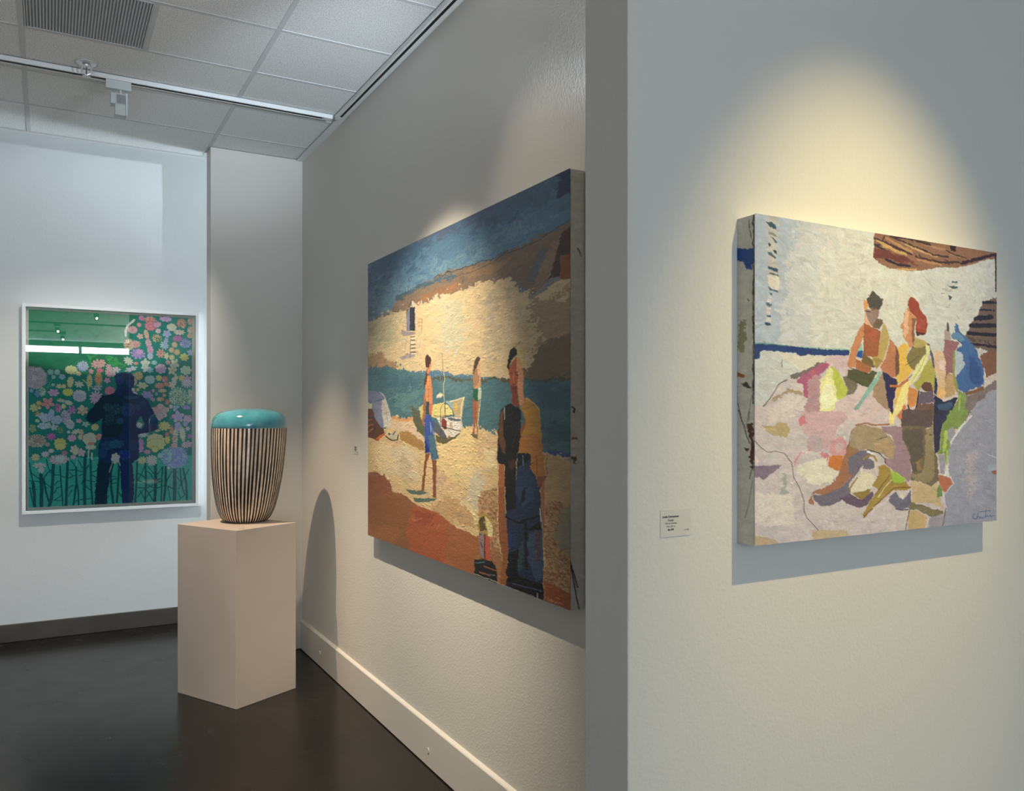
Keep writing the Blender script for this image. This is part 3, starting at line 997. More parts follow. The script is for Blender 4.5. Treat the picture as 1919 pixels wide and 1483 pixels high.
L 70,54,46 1.1,0.4|860,1597,952,1573
P 90,70,60 0.8|1300,1559,1322,1565,1312,1579
L 240,226,206 1.1,0.6|831,2117,944,2075,968,2054
L 206,212,216 1.5,0.7|1834,1747,1925,1781
P 172,178,180 1.0|1826,1854,1861,1828,2021,1846,1868,1887,1840,1892
P 168,98,74 0.7|1868,1887,2024,1871,2026,1933,1882,1912
D 3000 3.5 1.1 .06
L 62,98,130 1.6,0.3|1710,2241,1688,2257,1692,2282,1720,2283
L 62,98,130 1.4,0.3|1742,2235,1724,2288,1739,2268,1752,2269,1753,2288,1765,2276,1775,2289,1789,2278,1797,2289
L 62,98,130 1.5,0.3|1817,2216,1809,2280,1830,2267,1841,2283,1858,2266,1868,2283,1886,2270,1904,2276
L 62,98,130 1.5,0.3|1755,2227,1858,2229
"""
BEACH = """
S 84,124,148
P 72,104,128 16.3|1257,-195,1761,-153,1761,115,1356,208,1037,153
P 104,140,154 22.6|-66,502,-64,339,487,337,1204,323,1578,316,1578,367,1214,421,640,403,353,486,300,592
P 66,104,130 27.2|-81,-107,643,-119,642,168,61,255
P 90,106,132 14.7|568,-123,1257,-137,1257,45,643,85
P 44,58,96 1.8|1607,-156,1763,-145,1761,194,1610,176
P 80,110,132 2.7|1610,176,1761,194,1761,274,1610,270
P 132,110,86 2.9|296,594,344,498,421,447,534,439,684,404,863,387,1036,413,1214,433,1297,408,1439,401,1536,380,1761,362,1761,784,1618,716,1554,715,1475,807,1439,763,1355,636,1316,611,1203,584,963,591,711,594,548,603,484,615,134,615,-72,618
P 72,98,110 3.6|344,514,362,444,534,424,755,415,914,425,939,466,684,452,486,481,370,521
P 158,110,70 4.4|609,522,963,528,963,579,711,580,609,592
P 152,120,84 4.4|964,449,1214,456,1355,454,1256,530,1036,525
L 44,58,66 1.7,1.0|741,410,782,391,823,419,862,400,914,416,964,411,1024,411,1082,418,1139,406,1204,431
L 50,62,68 1.3,1.0|914,470,988,464,1036,469,1105,469,1204,455
L 40,44,48 1.1,0.8|1214,424,1276,405,1365,402
P 102,108,114 1.2|1514,483,1564,486,1525,568,1481,702,1447,677,1466,591
P 148,124,92 0.9|1630,415,1603,542,1554,718,1443,773,1481,698,1554,517
P 78,50,30 0.8|1630,415,1757,350,1757,591,1627,569,1624,703,1554,727,1602,563
P 146,74,28 0.8|1630,574,1757,572,1753,777,1744,771,1626,738
L 38,40,44 1.1,0.6|1229,445,1290,415,1396,421,1514,408,1568,379,1673,351
P 216,190,138 3.2|-72,618,484,615,711,594,963,591,1203,584,1316,611,1383,679,1393,760,1457,736,1475,807,1554,725,1618,711,1761,774,1761,1420,1429,1387,1124,1334,707,1250,397,1200,-78,1137
P 138,136,136 2.0|1434,798,1475,788,1557,716,1618,709,1642,732,1536,780,1484,818
P 192,180,134 18.1|-68,635,402,637,399,976,33,912
P 198,190,150 13.5|781,628,963,629,985,1141,805,1113
P 196,178,142 11.4|1171,690,1255,693,1254,1183,1180,1171
P 224,196,152 8.0|1306,709,1374,752,1354,1085,1284,1129
P 172,146,106 9.8|1466,826,1761,815,1761,1400,1465,1346,1518,1116
P 132,112,80 3.3|1535,1130,1761,1127,1761,1420,1410,1374,1465,1248
P 176,140,96 6.4|-76,990,149,996,312,1101,380,1201,-78,1146
P 76,118,122 2.9|-82,1111,230,1150,472,1210,669,1287,1253,1361,1757,1415,1757,1940,1542,1910,1252,1784,960,1753,530,1681,294,1662,-89,1672
P 66,106,116 17.1|84,1152,612,1306,611,1489,131,1384
P 92,134,130 15.9|297,1395,611,1416,571,1597,362,1594
P 66,104,120 9.6|1452,1415,1752,1459,1752,1643,1498,1586
P 92,128,130 11.5|761,1321,1055,1365,1054,1558,993,1506,795,1462
P 64,100,104 9.3|1520,1697,1752,1695,1752,1879,1542,1862
P 92,86,62 3.2|666,1285,831,1310,1055,1357,1253,1360,1429,1384,1757,1394,1757,1426,1429,1401,1114,1379,864,1344,669,1312
P 226,192,132 4.7|-91,1875,174,1876,283,1662,530,1679,666,1743,928,1774,1054,1735,1252,1791,1330,1847,1497,1893,1542,1913,1757,1941,1757,3140,-115,3982
P 56,86,140 2.5|1542,1890,1757,1912,1757,1940,1606,1933
P 238,206,138 6.0|845,1791,1053,1767,1140,2048,1051,2253,958,2170,842,2325,756,1952
P 222,200,158 8.5|291,1950,528,1971,605,2222,399,2291,219,2158
P 236,208,150 9.2|74,2007,268,1932,334,2183,241,2276,72,2133
P 210,184,140 8.2|401,2058,506,2086,504,2313,399,2253
P 216,180,134 7.9|773,2092,859,2219,841,2360,957,2471,840,2533,754,2306
P 216,200,162 6.3|1052,2156,1140,2064,1168,2264,1095,2470,1020,2357
P 240,214,152 3.3|957,2320,1051,2383,1110,2466,1098,2582,989,2447
P 240,214,152 3.0|1141,1922,1238,1914,1238,2036,1169,2076
P 210,170,108 4.3|1531,1946,1757,1947,1757,2275,1530,2307
P 206,164,108 4.5|753,2412,909,2363,1050,2449,1109,2579,924,2563,716,2528
V 206,162,110;158,108,60 2.3|1125,2272,1251,2225,1256,2714,1194,2742,1109,2627
V 204,158,102;158,102,54 2.2|1539,2291,1596,2245,1757,2261,1757,2872,1535,2857
P 160,148,112 2.6|1647,2254,1757,2275,1757,2606,1616,2561,1593,2459
D 4200 8 1.9 .045
P 128,128,148 0.4|463,652,505,609,503,838,468,830
P 50,50,54 0.4|505,609,558,624,561,845,503,833
P 208,190,158 0.4|558,618,577,613,572,842,558,845
P 208,194,168 0.4|523,544,568,594,585,615,551,618,526,604
L 40,36,44 1.8,0.3|523,544,467,657
P 190,104,62 0.4|567,582,594,612,591,625,574,612
P 156,140,138 0.7|413,797,462,834,561,855,566,878,437,873,413,846
L 176,112,62 1.2,0.3|590,747,628,751,625,854
L 176,112,62 1.2,0.3|589,773,634,783
L 176,112,62 1.2,0.3|589,809,633,819
L 176,124,76 1.1,0.3|426,751,438,808
L 176,124,76 1.1,0.3|429,773,468,782
P 160,148,142 1.5|386,1083,472,1047,565,1067,559,1092,435,1106
L 222,208,186 2.2,0.3|515,914,554,916
L 222,208,186 2.2,0.3|518,952,557,959
L 222,208,186 2.2,0.3|519,992,559,996
L 222,208,186 2.2,0.3|513,1025,562,1031
L 222,208,186 2.2,0.3|519,1061,565,1066
L 84,72,66 2.5,0.3|514,898,552,900
L 84,72,66 2.5,0.3|520,928,557,938
L 84,72,66 2.5,0.3|516,973,560,975
L 84,72,66 2.5,0.3|510,1006,559,1009
L 84,72,66 2.5,0.3|513,1044,565,1050
L 112,104,112 1.3,0.3|512,881,506,1088
L 150,146,150 1.1,0.3|437,893,508,961
L 150,146,150 1.1,0.3|479,880,464,936,448,1042
L 150,146,150 1.1,0.3|622,862,588,918,565,955
L 160,158,158 1.1,0.3|616,939,599,1014
P 104,64,44 1.3|-81,1523,65,1585,99,1686,169,1780,210,1790,210,1831,132,1918,90,1908,-86,1877
L 160,96,66 4.4,1.3|3,1766,70,1752
L 150,84,60 3.7,1.3|12,1705,56,1699
L 74,72,66 5.0,1.3|12,1669,100,1680
L 70,66,60 4.9,1.3|92,1752,69,1836
L 168,104,74 3.7,1.3|17,1838,69,1788
P 214,102,42 0.8|161,1856,218,1826,217,1855,140,1913,97,1902
P 132,136,160 0.7|51,1524,187,1529,201,1780,169,1775,99,1688,72,1598
P 214,208,186 0.6|185,1529,248,1531,279,1606,299,1691,272,1779,202,1775
P 202,192,150 1.3|-81,1498,58,1518,57,1584,-82,1552
P 120,126,152 0.7|-80,1364,110,1401,173,1418,215,1461,240,1525,186,1506,165,1476,58,1507,-81,1499
P 130,134,158 0.7|51,1506,186,1499,186,1592,69,1590
P 196,190,172 0.6|145,1403,214,1442,260,1547,279,1616,286,1662,185,1662,182,1506,217,1472
L 84,84,110 1.0,0.3|7,1492,73,1512,165,1492,213,1471,200,1441,110,1398
L 120,100,80 0.8,0.3|192,1511,239,1616,258,1717
L 120,100,80 0.8,0.3|212,1633,279,1611
P 232,158,96 1.1|298,1652,368,1674,466,1684,537,1668,536,1712,417,1713,304,1681
P 226,194,152 1.4|291,1691,405,1715,536,1713,556,1769,653,1867,652,1917,553,1843,477,1805,398,1812,341,1803,277,1782
P 178,134,68 1.2|398,1813,477,1805,553,1839,652,1907,652,1975,597,1969,511,1933,403,1901
P 214,176,128 1.5|315,1923,403,1900,440,1953,365,1958
P 206,196,164 0.8|223,1830,289,1839,341,1808,367,1819,374,1870,295,1897,289,1863,256,1859
L 44,52,48 3.1,0.6|229,1864,276,1896,315,1907,366,1897,379,1846
L 50,56,50 2.4,0.6|315,1849,341,1814
P 60,60,50 0.6|260,1834,290,1833,283,1853,263,1851
P 98,100,70 1.0|514,1550,600,1610,627,1704,653,1751,653,1866,581,1796,542,1716,537,1663
P 104,96,60 0.9|758,1834,872,1853,966,1810,938,1850,862,1893,813,1907,763,1890
P 92,98,100 0.6|723,1693,794,1747,858,1824,855,1850,804,1843,743,1800,733,1739
P 230,220,198 0.5|729,1645,759,1668,809,1753,863,1849,920,1842,975,1791,985,1744,981,1660,921,1664,864,1668,805,1664
P 214,198,116 0.7|597,1570,644,1553,643,1693,627,1704
P 230,212,122 0.6|724,1556,796,1543,840,1537,839,1669,744,1672,724,1662
P 240,222,130 0.6|845,1554,879,1565,911,1638,911,1652,844,1652
P 152,182,188 0.6|845,1530,908,1527,923,1639,874,1575
P 192,172,126 0.5|903,1533,1004,1499,985,1672,930,1668,912,1625
L 240,226,170 2.2,0.4|888,1534,949,1519,1003,1501,981,1568,979,1662
P 226,186,56 0.5|931,1543,950,1576,940,1634,925,1590
L 30,30,32 1.0,0.2|802,1710,803,1598,815,1563,840,1545,864,1551,902,1599,921,1672,923,1708
L 40,40,36 1.0,0.2|840,1544,850,1642
L 90,86,66 0.9,0.2|816,1100,825,1273
L 212,206,170 1.2,0.2|830,1274,842,1329,829,1391,836,1539
P 236,224,190 0.5|765,1472,796,1448,831,1470,806,1495,763,1494
P 196,186,76 0.5|811,1454,842,1471,826,1486
L 60,50,44 1.3,0.4|744,1653,785,1663,844,1655,893,1648
P 140,54,44 0.5|834,1678,860,1707,859,1765,834,1782,810,1748,811,1684
L 110,84,84 2.5,0.5|815,1673,849,1668
P 94,104,110 0.5|864,1669,977,1686,972,1706,873,1693
L 40,30,32 1.9,0.4|809,1747,892,1769,973,1786
L 60,50,44 1.1,0.2|805,1663,804,1827
L 60,50,44 0.8,0.2|910,1822,873,1780
P 196,170,140 0.4|887,1706,911,1711,911,1769,890,1760
P 186,60,34 0.4|872,1828,887,1828,884,1845,872,1843
L 86,84,80 1.5,0.4|829,1854,920,1841,967,1805
L 196,150,110 0.9,0.3|980,1667,973,1781
P 96,64,44 0.7|676,1231,651,1321,644,1413,656,1404,686,1314,692,1264
P 222,140,80 0.5|684,1283,711,1286,726,1419,730,1571,724,1672,702,1672,694,1525,666,1524,656,1471,661,1404
P 182,102,52 0.5|646,1445,664,1524,656,1595,640,1714,626,1714,643,1569
P 66,76,72 0.5|671,1529,698,1525,698,1644,665,1644
P 212,128,78 0.5|690,1202,719,1150,713,1246,696,1275,676,1263
P 78,48,34 0.7|669,1098,688,1092,717,1130,712,1175,690,1224,668,1211,653,1146
L 244,220,170 1.0,0.4|709,1108,728,1136,719,1181
L 244,190,120 0.9,0.3|687,1304,692,1376,677,1518
L 140,70,36 0.8,0.3|691,1376,687,1519
P 182,104,56 0.5|645,1544,666,1544,648,1751,631,1743
P 212,118,88 0.5|698,1545,727,1546,724,1648,702,1647
P 54,84,158 0.5|660,1647,719,1647,739,1749,749,1849,769,1939,783,2043,722,2055,710,1995,658,2000,653,1751
P 76,116,130 1.2|690,1832,749,1829,783,2043,736,2059,711,1965
P 28,46,116 0.8|659,1865,706,1975,701,1991,662,2000
L 150,168,206 2.1,1.0|707,1719,717,1800
L 110,150,190 1.5,1.0|728,1769,753,1869
P 140,80,40 0.4|662,2005,708,1996,679,2085,662,2190,650,2312,625,2316,639,2220,651,2093
P 140,80,40 0.4|726,2060,768,2055,762,2201,751,2294,737,2297,730,2155
P 232,192,132 1.0|708,2005,722,2060,735,2205,735,2295,660,2308,678,2111
P 154,96,50 1.1|-83,2295,94,2255,217,2283,290,2348,310,2429,401,2421,468,2444,545,2488,631,2515,766,2518,858,2567,931,2601,962,2635,1120,2640,1793,3194,-103,4093
P 180,90,42 2.5|539,2495,631,2521,766,2518,858,2572,926,2602,930,3064,566,3197,471,2781
P 166,78,36 3.7|551,2557,760,2553,748,2645,569,2682
P 152,90,62 3.0|-83,2295,94,2255,217,2283,290,2348,310,2426,154,2514,-86,2545
P 172,106,56 5.6|-89,2836,370,2779,383,2899,-91,3093
P 176,122,70 1.6|934,2616,1120,2640,1119,2897,940,2859
P 140,80,40 0.4|634,2215,664,2154,651,2353,614,2364,627,2320
P 140,80,40 0.4|735,2060,770,2057,763,2240,762,2397,729,2398,737,2267
P 88,114,98 0.6|455,2381,614,2358,687,2367,608,2400,507,2408
P 88,114,98 0.6|539,2443,773,2401,738,2430,583,2475,551,2476
L 236,150,110 1.5,0.6|531,2642,569,2647,631,2611
L 210,120,90 1.0,0.4|690,2690,725,2629,754,2565
L 220,130,90 1.1,0.6|765,2669,798,2626,787,2618
D 2400 3.2 1.0 .07
P 172,100,50 1.3|856,2568,936,2616,1108,2640,1135,2756,1088,2808,1077,3102,854,3109
P 172,118,68 0.8|1208,2685,1264,2678,1278,2742,1297,3086,1248,3089,1243,2805,1198,2770
P 32,48,76 0.6|1300,2140,1517,2106,1524,2364,1532,2570,1533,2872,1307,3088,1322,2637,1304,2391
P 158,92,42 0.5|1254,2147,1296,2140,1300,2363,1314,2528,1323,2637,1313,2808,1300,3091,1254,3087,1284,2762,1259,2600
P 14,14,18 0.6|1300,2140,1366,2129,1366,2348,1308,2378
P 44,70,100 1.7|1375,2128,1481,2112,1481,2269,1420,2325,1374,2292
P 62,84,106 1.5|1446,2506,1528,2467,1531,2804,1497,2844,1445,2705
P 46,78,80 1.0|1387,2643,1420,2552,1411,2816,1382,2816
P 30,48,116 1.0|1327,2524,1348,2573,1336,2660,1322,2665
P 12,12,18 0.8|1322,2693,1384,2639,1385,2836,1410,2842,1533,2845,1532,3103,1297,3092
P 84,64,68 1.2|1485,2479,1514,2481,1510,2682,1489,2689
L 16,18,26 3.9,0.6|1308,2429,1392,2446,1437,2407,1514,2359
L 12,12,18 4.9,0.7|1430,2420,1432,2763
P 14,14,20 0.6|1446,2470,1516,2409,1515,2461,1459,2482
P 12,16,22 1.0|1438,2150,1424,2281,1393,2331,1411,2219
P 182,118,72 0.3|1523,2136,1542,2097,1540,2309,1536,2569,1528,2415,1519,2314
L 226,224,218 1.3,0.2|1514,2314,1521,2408
P 18,16,20 0.7|1307,2912,1535,2876,1537,3112,1391,3110,1297,3103
P 176,92,38 0.6|1538,2817,1603,2826,1752,2873,1752,3123,1537,3122
L 176,176,170 1.8,1.1|1278,2959,1336,2957,1391,2962
L 150,150,150 1.2,1.2|1391,2962,1458,2954,1522,2960
L 90,110,140 1.0,0.8|1345,2918,1436,2907,1522,2897
L 226,224,218 0.9,0.2|1501,2922,1499,2971
L 220,176,146 0.7,0.2|1564,2918,1562,2937,1571,2944,1581,2928,1579,2949,1591,2934,1599,2948,1607,2931,1615,2946,1626,2930,1642,2943
L 220,176,146 0.7,0.2|1603,2907,1623,2904
P 26,24,26 0.5|1280,1598,1313,1574,1339,1558,1353,1579,1388,1592,1402,1630,1396,1704,1406,1799,1409,1886,1381,1929,1371,2006,1370,2190,1297,2203,1297,2036,1248,2025,1247,1889,1257,1737,1269,1615
P 104,66,34 0.5|1272,1620,1288,1607,1288,1804,1302,1864,1298,1950,1279,1935,1257,1868,1259,1728
P 36,62,90 0.6|1377,1942,1463,1934,1463,2056,1496,2092,1509,2166,1370,2191
P 18,22,30 0.8|1381,1934,1463,1926,1467,1958,1422,2001,1380,2047
P 178,108,48 0.4|1256,2032,1294,2032,1298,2203,1252,2211
P 208,148,34 0.5|1406,1601,1436,1553,1463,1546,1484,1579,1513,1615,1519,1730,1525,1825,1531,1909,1538,1991,1547,2080,1521,2084,1496,2092,1466,2057,1466,1935,1439,1928,1381,1934,1409,1886,1402,1774,1430,1692
P 200,126,38 1.3|1405,1799,1521,1794,1534,1928,1544,2078,1499,2088,1462,2056,1467,1926,1388,1933
P 168,88,34 0.8|1402,1733,1434,1671,1423,1765,1409,1800
P 80,48,38 0.5|1320,1991,1364,1982,1367,2028,1338,2070,1320,2047
L 14,14,16 1.4,0.4|1249,2002,1264,2018,1294,2023
L 20,20,24 0.7,0.4|1553,1926,1549,1997,1556,2071
L 80,30,24 0.7,0.2|1494,1943,1500,2079
L 14,24,34 0.9,0.3|1412,2067,1476,1994
L 226,220,210 0.8,0.2|1296,1594,1297,1685
L 150,180,190 0.9,0.3|1413,1947,1417,2025
L 98,60,40 1.0,0.4|1381,1763,1363,1826,1349,1894
P 150,84,50 0.4|1498,2087,1553,2079,1521,2164,1502,2167
P 210,148,34 0.4|1419,1531,1439,1526,1482,1562,1511,1607,1518,1706,1438,1707,1412,1630,1394,1601,1422,1560
L 236,196,90 1.3,0.6|1432,1532,1482,1566,1508,1611,1517,1670
P 176,88,42 0.4|1374,1218,1385,1257,1371,1322,1385,1348,1378,1422,1377,1505,1388,1584,1366,1584,1345,1554,1341,1453,1331,1402,1324,1299,1335,1275
P 140,62,32 0.8|1334,1419,1378,1430,1377,1505,1388,1584,1352,1571,1341,1486
P 232,158,104 0.4|1377,1226,1395,1229,1409,1293,1419,1344,1416,1465,1419,1524,1419,1561,1391,1589,1384,1505,1378,1422,1386,1348,1374,1322
P 156,86,50 0.3|1419,1302,1430,1311,1426,1353,1419,1368
P 24,20,24 0.5|1331,1161,1360,1142,1378,1169,1378,1198,1353,1228,1331,1275,1327,1308,1312,1290,1317,1261,1328,1191
L 24,20,24 0.7,0.2|1367,1150,1378,1127,1399,1106
P 214,198,120 0.5|1378,1169,1405,1157,1423,1188,1427,1292,1415,1298,1396,1217,1374,1194
L 170,168,180 0.7,0.2|1363,1220,1374,1205,1391,1212
L 44,26,24 1.3,0.2|1331,1333,1347,1340
L 44,26,24 1.2,0.2|1367,1330,1388,1328
L 40,24,22 1.4,0.3|1369,1351,1385,1356
L 226,142,104 1.0,0.2|1355,1336,1357,1411
L 60,28,22 1.5,0.3|1352,1420,1358,1420
L 80,28,22 1.3,0.2|1345,1453,1371,1455
L 90,36,26 1.0,0.3|1341,1444,1373,1442
P 176,130,86 0.4|1072,1269,1106,1273,1115,1355,1110,1436,1076,1433,1070,1351
P 82,60,44 0.4|1094,1185,1115,1174,1127,1194,1118,1229,1102,1263,1085,1288,1074,1324,1076,1251
P 222,160,110 0.4|1119,1220,1128,1239,1123,1293,1131,1312,1131,1419,1118,1427,1109,1436,1080,1434,1114,1395,1119,1328,1112,1273
L 232,180,130 1.3,0.3|1126,1306,1151,1298,1171,1303
P 30,98,64 0.3|1071,1438,1112,1432,1113,1472,1107,1536,1096,1540,1072,1507
P 200,206,180 0.3|1112,1428,1127,1424,1135,1446,1132,1518,1113,1529,1108,1517
P 172,92,58 0.3|1072,1515,1101,1545,1096,1712,1074,1713
P 170,130,76 0.3|1105,1535,1118,1529,1113,1712,1102,1712
L 236,208,160 0.9,0.2|1128,1527,1121,1603,1112,1708
P 172,92,58 0.3|1072,1557,1094,1558,1089,1750,1084,1805,1063,1806,1077,1750
P 170,130,76 0.3|1099,1558,1121,1559,1108,1849,1101,1849,1100,1695
L 238,214,166 0.9,0.2|1125,1559,1114,1649,1108,1749
P 106,100,72 0.6|1046,1806,1101,1804,1102,1847,1076,1833
P 186,156,66 0.6|1114,2525,1120,2464,1147,2439,1183,2442,1205,2478,1215,2521,1215,2609,1178,2614,1157,2591,1114,2598
P 240,222,150 0.6|1162,2453,1210,2511,1215,2609,1188,2611,1173,2540
P 96,80,38 0.9|1114,2501,1157,2455,1170,2569,1130,2593
P 150,128,122 0.4|1114,2598,1152,2592,1152,2805,1129,2795,1119,2703
P 200,92,62 0.4|1157,2597,1199,2614,1199,2771,1223,2785,1156,2803
L 120,32,28 2.1,0.3|1159,2607,1159,2796
P 220,120,90 0.4|1199,2612,1215,2615,1204,2676
L 24,18,24 2.0,0.3|1120,2612,1131,2616
L 40,36,40 1.7,0.4|1130,2676,1140,2714
P 20,26,28 0.9|1085,2833,1145,2806,1218,2797,1244,2862,1254,3093,1075,3101
L 168,98,56 2.5,0.4|1156,2861,1244,2864
L 168,98,56 2.6,0.4|1123,2921,1197,2917
L 96,136,136 1.7,0.6|1091,2861,1156,2827
L 96,136,136 1.6,0.5|1197,2911,1229,2904
L 230,220,190 1.0,0.6|1079,2951,1166,2951,1258,2949
"""
